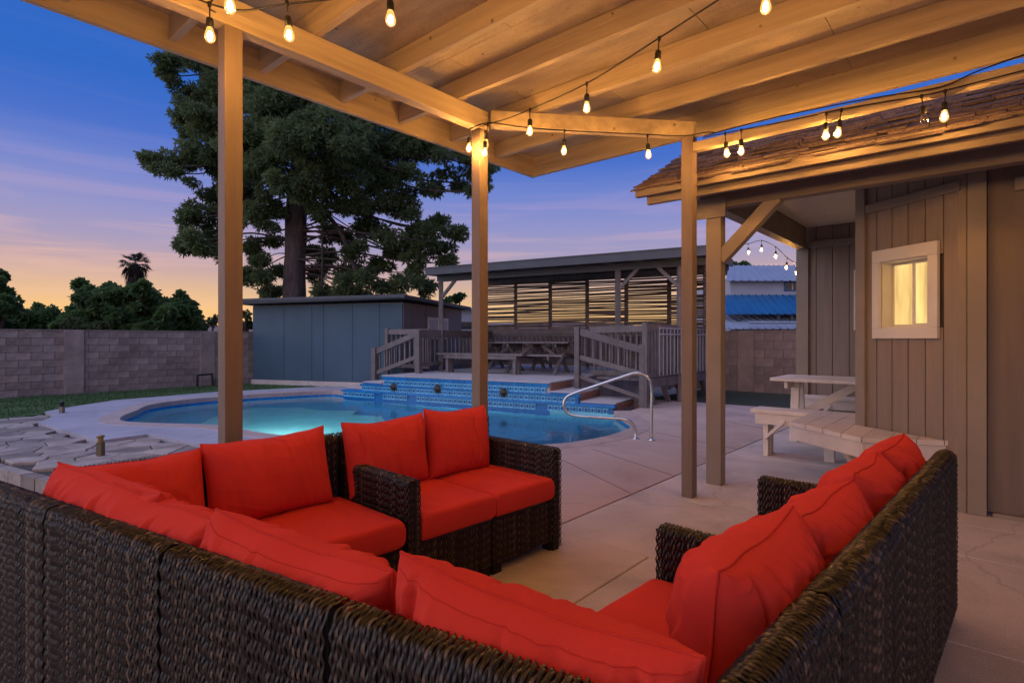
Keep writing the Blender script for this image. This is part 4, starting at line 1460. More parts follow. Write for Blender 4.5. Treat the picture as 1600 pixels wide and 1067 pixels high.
# ================================================================== WICKER SEATS
TONES = {}
def weave(profile, width, closed_ends=True, pitch=.0068, half=.0205, amp=.0030, seed=0, xdir=(1, 0, 0), org=(0, 0, 0)):
    """strands that follow a profile (list of (y, z) with outward side on the left of travel) and bulge over hidden stakes.
    returns verts, faces, tones in local space; strands are laid side by side along xdir"""
    r = np.random.default_rng(seed)
    pr = np.array(profile, float)
    seg = np.linalg.norm(np.diff(pr, axis=0), axis=1)
    cum = np.concatenate([[0], np.cumsum(seg)])
    L = cum[-1]
    step = half / 3.0
    ns = int(L / step) + 1
    s = np.linspace(0, L, ns)
    y = np.interp(s, cum, pr[:, 0])
    z = np.interp(s, cum, pr[:, 1])
    ty, tz = np.gradient(y, s), np.gradient(z, s)
    ln = np.hypot(ty, tz) + 1e-9
    ny, nz = -tz / ln, ty / ln
    n = int(width / pitch)
    X0 = Vector(org)
    xd = np.array(xdir, float)
    V, F, T = [], [], []
    base = 0
    stag = r.integers(0, 2, 400)
    for i in range(n):
        x = (i + .5) * width / n + r.normal(0, .0006)
        ph = (i % 2) * PI * .7 + .5 * math.sin(i * .23 + seed) + r.normal(0, .45)
        jit = np.interp(s, np.linspace(0, L, max(4, int(L / .06))), r.normal(0, .0009, max(4, int(L / .06))))
        wob = np.sin(PI * s / half + ph)
        a = amp * wob * (1 + np.interp(s, np.linspace(0, L, 8), r.normal(0, .25, 8)))
        w = .0033
        rows = []
        for k, (dx, up) in enumerate(((-w, -.0020), (0, .0016), (w, -.0020))):
            off = a + up
            px = x + dx + jit
            P = np.outer(px, xd) + np.stack([np.zeros(ns), y + ny * off, z + nz * off], 1)
            rows.append(P)
        V.append(np.stack(rows, 1).reshape(-1, 3) + np.array(org, float))
        idx = base + np.arange(ns - 1) * 3
        F.append(np.stack([idx, idx + 1, idx + 4, idx + 3], 1))
        F.append(np.stack([idx + 1, idx + 2, idx + 5, idx + 4], 1))
        tn = np.clip(.40 + .32 * wob + r.normal(0, .2) + r.normal(0, .05, ns), 0, 1)  # bulging crests get the painted highlight tone, over random variation
        T.append(np.repeat(tn, 3))
        base += ns * 3
    return np.concatenate(V), np.concatenate(F), np.concatenate(T)
def np_mesh(name, V, F, m, T=None, smooth=True):
    me = bpy.data.meshes.new(name)
    V = np.asarray(V, np.float32); F = np.asarray(F, np.int32)
    k = F.shape[1]
    me.vertices.add(len(V)); me.vertices.foreach_set('co', V.ravel())
    me.loops.add(F.size); me.loops.foreach_set('vertex_index', F.ravel())
    me.polygons.add(len(F)); me.polygons.foreach_set('loop_start', np.arange(0, F.size, k, dtype=np.int32))
    if smooth: me.polygons.foreach_set('use_smooth', np.ones(len(F), bool))
    if T is not None:
        at = me.attributes.new('tone', 'FLOAT', 'POINT')
        at.data.foreach_set('value', np.asarray(T, np.float32))
    me.update(calc_edges=True)
    me.materials.append(m)
    return me
def arc(cx, cz, r, a0, a1, n=8):
    return [(cx + r * math.cos(a0 + (a1 - a0) * k / n), cz + r * math.sin(a0 + (a1 - a0) * k / n)) for k in range(n + 1)]
ZS, BT, DEP, ARMW, ARMZ, SEATZ = .72, .075, .66, .066, .58, .30
WICK = {}
def back_mesh(w):
    k = ('back', round(w, 3), len(WICK))
    if k not in WICK:
        r = BT / 2
        # up the outside (y=0), over the roll, a little way down inside; outward is -y first
        prof = [(0, .05), (0, ZS - r)] + arc(r, ZS - r, r, PI, 0, 10) + [(BT, ZS - .36)]
        V, F, T = weave(prof, w - .012, seed=int(w * 1000) + 17 * len(WICK), org=(.006, 0, 0))
        WICK[k] = np_mesh('back_weave', V, F, M_WICK, T)
    return WICK[k]
def side_cap(y0, y1, z0, z1, x, name):
    """narrow end face of a back panel, strands run vertically"""
    V, F, T = weave([(0, z0), (0, z1)], y1 - y0, seed=5, pitch=.0085)
    # map x->y at fixed x, y-> x
    W_ = V.copy()
    W_[:, 0] = x + V[:, 1]
    W_[:, 1] = y0 + V[:, 0]
    return W_, F, T
def front_mesh(w):
    k = ('front', round(w, 3))
    if k not in WICK:
        V, F, T = weave([(0, .055), (0, SEATZ - .012)], w - .012, seed=3, org=(.006, 0, 0))
        V[:, 1] = DEP - .02 - V[:, 1]
        WICK[k] = np_mesh('front_weave', V, F, M_WICK, T)
    return WICK[k]
def arm_mesh():
    if 'arm' not in WICK:
        r = .022
        hw = ARMW
        prof = [(0, .05), (0, ARMZ - r)] + arc(r, ARMZ - r, r, PI, PI / 2, 5) + arc(hw - r, ARMZ - r, r, PI / 2, 0, 5) + [(hw, SEATZ - .05)]
        V, F, T = weave(prof, DEP - BT - .01, seed=21, amp=.0026, half=.017)
        A = V.copy()
        A[:, 0] = V[:, 1]                 # profile y -> local x
        A[:, 1] = BT + .005 + V[:, 0]
        # front face of the arm
        V2, F2, T2 = weave([(0, .02), (0, ARMZ - .012)], hw, seed=9, amp=.0026, half=.017)
        B = V2.copy()
        B[:, 1] = DEP + .002 - V2[:, 1]
        Vv = np.concatenate([A, B]); Ff = np.concatenate([F, F2 + len(A)]); Tt = np.concatenate([T, T2])
        WICK['arm'] = np_mesh('arm_weave', Vv, Ff, M_WICK, Tt)
    return WICK['arm']
SEATG = 'dark wicker seats of the sectional'
def seat_unit(label, p, d, w, arm=None, dep=DEP):
    """p: outer back corner (left when looking the way the sitter looks is +d side...), d: unit direction along the back;
    local x = d, local y = where the sitter's knees point (left of d)"""
    p, d = Vector((p[0], p[1], 0)), Vector((d[0], d[1], 0)).normalized()
    t = thing('wicker_seat', label, 'sofa seat', p, math.atan2(d.y, d.x), SEATG)
    core = MB()
    core.box(.001, w - .001, .006, BT - .005, .05, ZS - .009)
    core.build('back_core', M_WICKBACK, t, local=True, bevel=.028)
    base = MB()
    base.box(.012, w - .012, BT, dep - .030, .055, SEATZ - .012)
    base.build('base', M_WICKBACK, t, local=True)
    o = link_mesh('back_weave', back_mesh(w), t)
    if dep == DEP:
        o = link_mesh('front_weave', front_mesh(w), t)
    for x in (.01, w - .07):
        for y in (.01, dep - .085):
            mb = MB(); mb.box(x, x + .06, y, y + .06, 0.0, .058); mb.build('leg', M_WICKBACK, t, local=True)
    # rolled rail just under the seat front
    mb = MB(); mb.tube([(.01, dep - .018, SEATZ - .008), (w - .01, dep - .018, SEATZ - .008)], .009, 8); mb.build('front_rail', M_WICK, t, local=True, smooth=True)
    for side in (arm or ()):
        x0 = 0 if side == 'start' else w - ARMW
        ac = MB(); ac.box(x0 + .008, x0 + ARMW - .008, BT, DEP - .008, .03, ARMZ - .012); ac.build('arm_core', M_WICKBACK, t, local=True, bevel=.012)
        ao = link_mesh('arm_weave', arm_mesh(), t)
        ao.location = (x0, 0, 0)
        mb = MB(); mb.box(x0 + .006, x0 + ARMW - .006, DEP - .07, DEP - .012, 0, .05); mb.build('leg', M_WICKBACK, t, local=True)
    return t

# ------------------------------------------------------------------ cushions
def crease(u, v, seed):
    n = noise.noise
    f = 0
    # soft folds that run in from the long edges
    sk = .55 * math.sin(seed * 1.7)
    k = n((u * 3.4 + v * sk + seed, v * .55, seed))
    f += 1.25 * math.exp(-(k / .13) ** 2) - .3
    k = n((u * 1.5 - v * 1.9 + seed * 2, u * .7 + v * .6, seed + 9))
    f += .8 * math.exp(-(k / .11) ** 2) - .2
    # gathers: narrow valleys that run across the cushion, strongest near the seams
    ph = u * 5.2 + .9 * sk * v + 1.5 * n((u * 1.1 + seed, v * .9, 3.1)) + seed
    val = abs(math.sin(ph * PI / 2))
    mask = max(0.0, min(1.0, .45 + 1.5 * n((u * 1.3 + seed * 3, v * .9, 6.0))))
    f -= 2.9 * mask * math.exp(-(val / .30) ** 2)
    f += n((u * 1.6, v * 1.6, seed + 4)) * 1.2
    return f
def back_cushion_mesh(w, h, T, seed, amp=1.0, flop=0.0, nu=112, nv=70):
    """soft boxed back cushion, local x along width, z up from the seat, y thickness (centre at 0)"""
    V, F = [], []
    for side in (1, -1):
        for j in range(nv + 1):
            for i in range(nu + 1):
                u, v = -1 + 2 * i / nu, -1 + 2 * j / nv
                # crowd samples at the edges
                u = math.sin(u * PI / 2) * .55 + u * .45
                v = math.sin(v * PI / 2) * .55 + v * .45
                au, av = abs(u), abs(v)
                e = max(0.0, (1 - au ** 4.4)) * max(0.0, (1 - av ** 4.4))
                t = T / 2 * (.0 + 1.0 * e ** .5)
                t *= 1 + .34 * (1 - au * au) * (1 - av * av)
                x = w / 2 * u * (1 - .045 * (1 - v * v) * au ** 3)
                z = h / 2 * v * (1 - .055 * (1 - u * u) * av ** 3)
                ed = min(1.0, (1 - max(au, av)) * 4)
                nearedge = max(au, av) ** 3
                f = crease(u * (w / .5), v, seed + side * 3)
                t += amp * (.0042 + .0052 * nearedge) * f * ed
                # settle: the top sinks and corners lean
                z -= .012 * (1 - u * u) * max(0, v) + .010 * noise.noise((u * 1.7, seed, 2.0)) * max(0, v)
                y = side * t
                y += flop * max(0, v) ** 2 + .012 * noise.noise((u * 1.5 + seed, v * 1.2, 7))
                V.append((x, y, z + h / 2))
    n1 = (nu + 1) * (nv + 1)
    def idx(s, i, j): return s * n1 + j * (nu + 1) + i
    for j in range(nv):
        for i in range(nu):
            F.append((idx(0, i, j), idx(0, i, j + 1), idx(0, i + 1, j + 1), idx(0, i + 1, j)))
            F.append((idx(1, i, j), idx(1, i + 1, j), idx(1, i + 1, j + 1), idx(1, i, j + 1)))
    rim = [idx(0, i, 0) for i in range(nu + 1)] + [idx(0, nu, j) for j in range(1, nv + 1)] + [idx(0, i, nv) for i in range(nu - 1, -1, -1)] + [idx(0, 0, j) for j in range(nv - 1, 0, -1)]
    piping = [Vector(V[k]) for k in rim]
    # seam lines: where the boxing panel meets the face
    seams = []
    for s in (0, 1):
        jr, ir = int(nv * .93), (int(nu * .04), int(nu * .96))
        seams.append([Vector(V[idx(s, i, jr)]) + Vector((0, (.001 if s == 0 else -.001), 0)) for i in range(ir[0], ir[1] + 1)])
    me = np_mesh('cover', V, F, M_CUSH)
    return me, piping, seams
def put_back_cushion(label, pos, d, w, h, T, seed, lean=.2, roll=0.0, amp=1.0, flop=0.0, z=.415, yaw=0.0, seam=False):
    """pos: world x, y of the cushion's foot centre; d: along the back; leans away from the sitter"""
    d = Vector((d[0], d[1], 0)).normalized()
    t = thing('back_cushion', label, 'cushion', (pos[0], pos[1], z), math.atan2(d.y, d.x) + yaw, 'red back cushions on the sectional')
    t.rotation_euler = Matrix.Rotation(t.rotation_euler.z, 3, 'Z').to_4x4().to_3x3().to_euler()
    R = Matrix.Rotation(math.atan2(d.y, d.x) + yaw, 3, 'Z') @ Matrix.Rotation(lean, 3, 'X') @ Matrix.Rotation(roll, 3, 'Y')
    t.rotation_euler = R.to_euler()
    me, pip, seams = back_cushion_mesh(w, h, T, seed, amp, flop)
    link_mesh('cover', me, t)
    mb = MB(); mb.tube(pip + [pip[0]], .0032, 6, cap=False)
    mb.build('piping', M_PIPING, t, local=True, smooth=True)
    if seam:
        mb = MB()
        mb.tube(seams[1], .0011, 5)
        mb.build('seam', M_PIPING, t, local=True, smooth=True)
    return t
def seat_cushion_mesh(w, dp, h, seed):
    nu, nv = 40, 40
    V, F = [], []
    def prof(t):
        return t
    for side in (1, -1):
        for j in range(nv + 1):
            for i in range(nu + 1):
                u, v = math.sin((-1 + 2 * i / nu) * PI / 2), math.sin((-1 + 2 * j / nv) * PI / 2)
                au, av = abs(u), abs(v)
                e = max(0, 1 - au ** 26) * max(0, 1 - av ** 26)
                z = h / 2 * (e ** .22)
                z += .016 * (1 - u * u) * (1 - v * v) if side > 0 else 0
                z += .0022 * crease(u * 1.2, v * 1.2, seed) * min(1, (1 - max(au, av)) * 8) if side > 0 else 0
                x = w / 2 * u
                y = dp / 2 * v
                V.append((x, y, h / 2 + side * z))
    n1 = (nu + 1) * (nv + 1)
    def idx(s, i, j): return s * n1 + j * (nu + 1) + i
    for j in range(nv):
        for i in range(nu):
            F.append((idx(0, i, j), idx(0, i + 1, j), idx(0, i + 1, j + 1), idx(0, i, j + 1)))
            F.append((idx(1, i, j), idx(1, i, j + 1), idx(1, i + 1, j + 1), idx(1, i + 1, j)))
    rim = [(i, 0) for i in range(nu + 1)] + [(nu, j) for j in range(1, nv + 1)] + [(i, nv) for i in range(nu - 1, -1, -1)] + [(0, j) for j in range(nv - 1, 0, -1)]
    me = np_mesh('cover', V, F, M_CUSH)
    pts = []
    for zz in (h * .90, h * .10):
        pts.append([Vector((w / 2 * max(-.994, min(.994, V[idx(0, i, j)][0] / (w / 2))) , dp / 2 * max(-.994, min(.994, V[idx(0, i, j)][1] / (dp / 2))), zz)) for i, j in rim])
    return me, pts
def put_seat_cushion(label, p, d, x0, x1, y0, y1, seed, z=.295, h=.125):
    p, d = Vector((p[0], p[1], 0)), Vector((d[0], d[1], 0)).normalized()
    n = Vector((-d.y, d.x, 0))
    c = p + d * ((x0 + x1) / 2) + n * ((y0 + y1) / 2) + UP * z
    t = thing('seat_cushion', label, 'cushion', c, math.atan2(d.y, d.x), 'red seat cushions on the sectional')
    me, pts = seat_cushion_mesh(x1 - x0, y1 - y0, h, seed)
    link_mesh('cover', me, t)
    return t

# ---- far left row: backs to the pool, sitters look right.  d runs so that the knees (left of d) point to the lower right
dL = Vector((-.69, -.72)).normalized()          # from the far end towards the camera
nL = Vector((-dL.y, dL.x))                      # left of d: (.72,-.69)
R2 = Vector((-.195, 3.645))                     # far outer back corner
seat_unit('dark wicker seat at the far end of the pool-side row, its arm nearest the post', R2, dL, .53, arm=('start',))
seat_unit('dark wicker seat in the pool-side row with its arm between two red seat cushions', R2 + dL * .53, dL, .53, arm=('end',))
seat_unit('dark wicker armless seat in the pool-side row, left of the middle arm', R2 + dL * 1.061, dL, .575)
seat_unit('dark wicker corner seat at the left end of the pool-side row', R2 + dL * 1.64, dL, .48)
put_seat_cushion('red seat cushion at the far end of the pool-side row', R2, dL, ARMW + .004, .528, .10, DEP + .012, 1)
put_seat_cushion('red seat cushion left of the far end one, right of the middle wicker arm', R2, dL, .532, 1.06 - ARMW - .004, .10, DEP + .012, 2)
put_seat_cushion('red seat cushion in front of the large square cushion, left of the middle wicker arm', R2, dL, 1.08, 1.66, .10, DEP + .012, 3)
put_seat_cushion('red seat cushion in the left corner, mostly hidden by back cushions', R2, dL, 1.67, 2.10, .10, DEP, 4)
def on(p, d, s, y):
    n = Vector((-d.y, d.x))
    q = p + d * s + n * y
    return (q.x, q.y)
put_back_cushion('red back cushion beside the wooden post at the far end of the row', on(R2, dL, .35, .19), dL, .46, .385, .15, 11, lean=.17, roll=-.02, amp=.6)
put_back_cushion('red back cushion with bare wicker showing at its left, second from the wooden post', on(R2, dL, .83, .19), dL, .49, .375, .15, 23, lean=.16, roll=.02, amp=.6)
put_back_cushion('large square red back cushion standing just left of the middle wicker arm', on(R2, dL, 1.44, .20), dL, .55, .365, .16, 37, lean=.22, roll=.03, amp=.5)
put_back_cushion('red back cushion with a pointed right corner at the left end of the pool-side row', on(R2, dL, 1.95, .19), dL, .48, .34, .16, 41, lean=.22, roll=.02, amp=.6)

# ---- row whose backs face the camera
F0 = Vector((-1.354, 1.641)); F1 = Vector((-.822, 1.323)); F2 = Vector((-.344, 1.037)); F3 = Vector((.146, .746))
dF = (F3 - F0).normalized()
nF = Vector((-dF.y, dF.x))                      # (.51,.86): away from the camera
ofs = -nF * (BT / 2) + dF * .04
seat_unit('dark wicker seat back at the lower left edge of the picture', F0 + ofs - dF * .62, dF, .615, dep=.24)
seat_unit('dark wicker seat back under the two small crumpled cushions, second from the left edge', F0 + ofs, dF, (F1 - F0).length - .004, dep=.30)
seat_unit('dark wicker seat back in the middle of the row nearest the viewer', F1 + ofs, dF, (F2 - F1).length - .004)
seat_unit('dark wicker seat back at the right end of the row nearest the viewer', F2 + ofs, dF, (F3 - F2).length - .004)
put_seat_cushion('red seat cushion behind the middle wicker back', F1 + ofs, dF, .01, (F2 - F1).length - .01, .10, .62, 62)
put_back_cushion('slumped red cushion in the left corner, rising highest above the wicker', on(F0 + ofs, dF, .02, .19), dF, .62, .375, .17, 51, lean=.14, roll=.03, amp=1.5)
put_back_cushion('small crumpled red cushion second from the left along the near wicker backs', on(F0 + ofs, dF, .37, .16), dF, .52, .36, .17, 63, lean=.10, roll=.05, amp=1.8)
put_back_cushion('crumpled red cushion over the middle near wicker back', on(F1 + ofs, dF, .285, .17), dF, .60, .35, .18, 70, lean=.10, roll=.03, amp=1.6, seam=True)
put_back_cushion('largest red cushion at the bottom middle, nearest the viewer', on(F2 + ofs, dF, .31, .18), dF, .565, .36, .19, 85, lean=.12, roll=.075, amp=1.3, seam=True)

# ---- right row: backs face the house
dR = Vector((.692, .722)).normalized()
nR = Vector((-dR.y, dR.x))
R0 = Vector((.318, .780)) - nR * (BT / 2)
bounds = [-.10, .39, .885, 1.375, 1.865, 2.28]
labs = ['dark wicker seat back in the right corner, closest to the viewer', 'dark wicker armless seat under the biggest right-hand cushion', 'dark wicker seat in the house-side row with the nearer arm', 'dark wicker seat in the house-side row with its arm farther away', 'dark wicker seat at the far end of the house-side row, below the window']
arms = [None, None, ('start',), ('end',), None]
for i in range(5):
    s0, s1 = bounds[i], bounds[i + 1]
    p = R0 + dR * s0
    if i == 0:
        # corner: only the side back stands here
        pp = Vector((p.x, p.y, 0))
        t = thing('wicker_seat', labs[0], 'sofa seat', pp, math.atan2(dR.y, dR.x), SEATG)
        w = s1 - s0 - .004
        MB().box(.008, w - .008, .006, BT - .005, .05, ZS - .009).build('back_core', M_WICKBACK, t, local=True, bevel=.028)
        link_mesh('back_weave', back_mesh(w), t)
        for x in (.01, w - .07):
            MB().box(x, x + .06, .01, .065, 0, .058).build('leg', M_WICKBACK, t, local=True)
    else:
        seat_unit(labs[i], p, dR, s1 - s0 - .004, arm=arms[i])
put_seat_cushion('red seat cushion in the right corner, in front of the nearer right arm', R0, dR, .20, .88, .10, DEP + .01, 71)
put_seat_cushion('red seat cushion just beyond the nearer right arm', R0, dR, .885 + ARMW + .004, 1.372, .10, DEP + .01, 72)
put_seat_cushion('red seat cushion just short of the farther right arm', R0, dR, 1.378, 1.861 - ARMW - .004, .10, DEP + .01, 73)
put_seat_cushion('red seat cushion beyond the farther right arm', R0, dR, 1.87, 2.275, .10, DEP, 74)
put_back_cushion('biggest red cushion of the right row, puffed out toward the viewer', on(R0, dR, .47, .22), dR, .51, .365, .205, 91, lean=.12, roll=.0, amp=1.4, yaw=.06)
put_back_cushion('red cushion second from the viewer in the right row', on(R0, dR, .95, .205), dR, .47, .35, .19, 97, lean=.10, roll=-.05, amp=1.2, yaw=-.05)
put_back_cushion('red cushion third from the viewer in the right row, beside the farther arm', on(R0, dR, 1.50, .215), dR, .52, .355, .20, 103, lean=.10, roll=.03, amp=1.1, yaw=.05)
put_back_cushion('red cushion at the far end of the right row, in front of the corner bench', on(R0, dR, 2.03, .215), dR, .46, .355, .19, 109, lean=.08, roll=-.02, amp=1.1)

# ================================================================== STRING LIGHTS
def mesh_of(mb, name, m, smooth=True):
    me = bpy.data.meshes.new(name)
    me.from_pydata(mb.v, [], mb.f)
    me.materials.append(m)
    if smooth: me.polygons.foreach_set('use_smooth', [True] * len(me.polygons))
    me.update()
    return me
# everything hangs from z = 0 at the cable
SOCK = mesh_of(MB().tube([(0, 0, 0), (.001, 0, -.03), (0, 0, -.066)], .0035, 6).lathe((0, 0, 0), [(.006, -.062), (.0125, -.066), (.0155, -.074), (.0165, -.108), (.0135, -.112)], 12).lathe((0, 0, 0), [(.003, .010), (.0085, .007), (.0085, -.012), (.004, -.018)], 8), 'socket', M_BLACK)
GLASS = [(.012, -.108), (.0135, -.116), (.0185, -.132), (.0225, -.148), (.0215, -.160), (.0165, -.170), (.008, -.1765), (.001, -.178)]
BULB_ON = mesh_of(MB().lathe((0, 0, 0), GLASS, 14), 'bulb', M_BULB)
BULB_OFF = mesh_of(MB().lathe((0, 0, 0), GLASS, 14), 'bulb', M_BULBOFF)
FIL = mesh_of(MB().lathe((0, 0, 0), [(.003, -.124), (.0085, -.132), (.0105, -.146), (.0085, -.160), (.002, -.166)], 8), 'filament', M_FIL)
FIL_OFF = mesh_of(MB().lathe((0, 0, 0), [(.001, -.118), (.0018, -.135), (.0018, -.150), (.001, -.155)], 6), 'filament', M_STEEL)
GL = 'strings of warm bulbs'
def string_light(label, pts, bulbs, sag=.0, r=.0042, hang=()):
    """pts: the cable's points; bulbs: (x, y, z_of_cable, lit)"""
    pts = [Vector(p) for p in pts]
    t = thing('string_light', label, 'string lights', pts[0], 0, GL)
    mb = MB()
    mb.tube(smooth_path(pts, 8), r, 6)
    mb.build('cable', M_BLACK, t, smooth=True)
    for i, b in enumerate(bulbs):
        s = link_mesh('socket', SOCK, t)
        s.location = Vector(b[:3]) - pts[0]
        s.rotation_euler = (random.gauss(0, .05), random.gauss(0, .05), random.uniform(0, 6))
        lit = b[3] if len(b) > 3 else True
        link_mesh('bulb', BULB_ON if lit else BULB_OFF, s)
        link_mesh('filament', FIL if lit else FIL_OFF, s)
    return t
def pxp(px, py, Y): return (Y * (px - 800) / 868, Y, 1.2 + (530 - py) / 868 * Y)
string_light('bulb string along the outer beam, from the first post toward the middle of the roof',
             [(-2.5, .9, 2.74), (-1.75, 1.9, 2.71), (-1.345, 2.47, 2.69), (-.985, 2.43, 2.665), (-.52, 2.365, 2.70), (-.1, 2.1, 2.74), (.5, 1.2, 2.76), (1.0, .3, 2.72), (1.6, -.6, 2.74)],
             [(-1.345, 2.47, 2.69), (-.985, 2.43, 2.672), (-.52, 2.365, 2.70), (-1.9, 1.7, 2.71), (.22, 1.65, 2.745), (.75, .8, 2.74), (1.3, -.1, 2.72)])
string_light('short bulb string crossing toward the first post from the left',
             [(-1.40, 2.62, 2.74), (-1.36, 2.50, 2.705), (-1.15, 2.24, 2.69), (-1.0, 1.7, 2.66), (-.85, 1.0, 2.70), (-.7, .2, 2.68), (-.5, -.8, 2.72)],
             [(-1.15, 2.24, 2.69), (-.9, 1.25, 2.69), (-.7, .2, 2.68), (-.56, -.5, 2.70)])
string_light('bulb string sweeping from the middle post up across the roof to the upper right',
             [(-.21, 4.08, 2.77), (-.05, 3.92, 2.75), (.12, 3.71, 2.733), (.447, 3.32, 2.728), (.753, 2.84, 2.738), (1.07, 2.35, 2.76), (1.5, 1.6, 2.75), (1.9, .8, 2.72), (2.3, -.2, 2.74)],
             [(.12, 3.71, 2.733), (.447, 3.32, 2.728), (.753, 2.84, 2.738), (1.07, 2.35, 2.75), (1.5, 1.6, 2.75), (1.9, .8, 2.72), (2.25, 0, 2.735), (-.175, 4.02, 2.755)])
string_light('bulb string along the slanting beam between the middle post and the right post',
             [(-.30, 4.06, 2.74), (-.17, 4.02, 2.765), (.05, 4.03, 2.74), (.38, 4.03, 2.712), (.99, 4.06, 2.695), (1.27, 4.10, 2.70), (1.40, 4.02, 2.695), (1.45, 3.98, 2.68)],
             [(-.305, 4.06, 2.735), (-.19, 3.97, 2.68), (.38, 4.03, 2.712), (.99, 4.06, 2.690)])
def beam3(px, z): 
    u = (px - 800) / 868
    a = 4.03 * (CA * u - SA) / (CA + SA * u)
    v = W(a, 4.03, z)
    return (v.x, v.y, v.z)
string_light('bulb string in front of the house roof, along the beam right of the last post',
             [beam3(1098, 2.69), beam3(1133, 2.685), beam3(1158, 2.68), beam3(1230, 2.665), beam3(1291, 2.66), beam3(1315, 2.658), beam3(1380, 2.64), beam3(1440, 2.625), beam3(1477, 2.625), beam3(1560, 2.63), beam3(1700, 2.64), beam3(2200, 2.66)],
             [beam3(1133, 2.685), beam3(1158, 2.68), beam3(1291, 2.655), beam3(1315, 2.655), beam3(1440, 2.625) + (False,), beam3(1477, 2.622), beam3(1900, 2.64)])
string_light('bare upper cable running along the right beam in front of the sky strip',
             [beam3(1100, 2.70), beam3(1180, 2.71), beam3(1240, 2.705), beam3(1300, 2.695), beam3(1380, 2.675), beam3(1470, 2.65), beam3(1530, 2.69), beam3(1640, 2.73)], [])
far = [(1108, 391, 10.0), (1144, 384, 9.3), (1169, 381, 8.95), (1190, 376, 8.7), (1212, 386, 8.4), (1230, 403, 8.15), (1249, 414, 7.95)]
string_light('distant bulb string hanging between the pavilion and the porch corner', [pxp(*p) for p in far], [pxp(*p) for p in far[1:6]] + [pxp(1245, 411, 7.98)], r=.005)
string_light('bulb string over the near end of the patio, behind the viewer', [W(-2.8, -2.0, 2.76), W(-1.2, -1.9, 2.70), W(.5, -1.9, 2.72), W(2.2, -1.7, 2.76)],
             [tuple(W(a, -1.9, 2.71)) for a in (-2.2, -1.5, -.7, .1, .9, 1.7)])

# ================================================================== GRAB RAIL, PATH LAMPS
gr = thing('grab_rail', 'polished steel pool grab rail bent into a loop on the deck beside the steps', 'grab rail', (1.68, 6.68, 0))
def rp(px, py, Y): return Vector(pxp(px, py, Y))
path = [rp(1018, 688, 6.60), rp(1018, 640, 6.62), rp(1018, 608, 6.63), rp(1015, 594, 6.63), rp(1006, 585, 6.65), rp(993, 583, 6.67), rp(975, 588, 6.72), rp(930, 603, 6.85), rp(893, 616, 6.95),
        rp(883, 624, 6.98), rp(881, 634, 6.98), rp(886, 644, 6.97), rp(900, 649.5, 6.93), rp(930, 652, 6.85), rp(965, 654, 6.78), rp(982, 657, 6.74), rp(990, 665, 6.72), rp(993, 676, 6.71), rp(993, 686, 6.70)]
path[0].z = 0; path[-1].z = 0
MB().tube(smooth_path(path, 6), .019, 12).build('rail', M_STEEL, gr, smooth=True)
for p in (path[0], path[-1]):
    MB().lathe(p, [(.048, 0), (.046, .008), (.030, .014), (.026, .022)], 18).build('flange', M_STEEL, gr, smooth=True)
def path_lamp(label, x, y, col):
    t = thing('path_lamp', label, 'garden lamp', (x, y, -.035), 0, 'path lamps by the pool')
    MB().box(x - .030, x + .030, y - .03, y + .03, -.035, .105).build('post', mat(col[0], col[1], .5, .1, 9.0, bump=.1), t, bevel=.006)
    MB().lathe((x, y, 0), [(.034, .106), (.034, .115), (.027, .118), (.027, .155), (.036, .158), (.038, .175), (.02, .184)], 14).build('lamp_head', mat(col[2], col[3], .35, .2, 20.0, metal=.5), t, smooth=False)
path_lamp('short garden lamp with a dark head between the lawn and the pool deck', -7.34, 9.06, ('lamp_wood', (.22, .17, .12), 'dark_metal', (.02, .022, .025)))
path_lamp('small brass topped garden lamp on the flagstones by the cast deck edge', -4.37, 5.90, ('lamp_post_brown', (.13, .10, .06), 'aged_brass', (.30, .20, .07)))

# small pipes at the foot of the far left wall
pp = thing('pump_pipes', 'low dark pump pipes against the block wall beside the wooden post', 'pipes', (-7.6, 13.6, 0))
c = W(-15.45, 5.4, 0)
mb = MB()
mb.tube([c + E_ * .1, c + E_ * .1 + UP * .28, c + E_ * .1 + D_ * .35 + UP * .30, c + E_ * .12 + D_ * .36 + UP * .0], .03, 8)
mb.tube([c + E_ * .12 + D_ * .6, c + E_ * .12 + D_ * .6 + UP * .22, c + E_ * .12 + D_ * .95 + UP * .2], .028, 8)
mb.build('pipe', M_BLACK, pp)
mb = MB(); mb.obox(c + E_ * .05 + D_ * .42 - UP * .02, E_ * .2, D_ * .22, UP * .2); mb.build('pump', M_GREYROOF, pp, bevel=.02)

# ================================================================== FAR SETTING
# hills
def hills():
    n = 60
    V, F = [], []
    for j in range(8):
        for i in range(n):
            x = -700 + 1500 * i / (n - 1)
            t = j / 7
            h = 13 + 9 * noise.noise((x * .006, 1.3, 0)) + 7 * math.exp(-((x + 215) / 60) ** 2) + 2.0 * noise.noise((x * .03, t * 3, 5))
            V.append((x, 420 + 200 * t, -1 + max(0, h) * math.sin(PI * min(1, t * 1.0 + .0)) if j not in (0, 7) else -2))
    for j in range(7):
        for i in range(n - 1):
            F.append((j * n + i, j * n + i + 1, (j + 1) * n + i + 1, (j + 1) * n + i))
    o = link_mesh('hills', np_mesh('hills', V, F, mat('hill_haze', (.23, .15, .13), .95, .1, .01)))
    o['kind'] = 'structure'
hills()

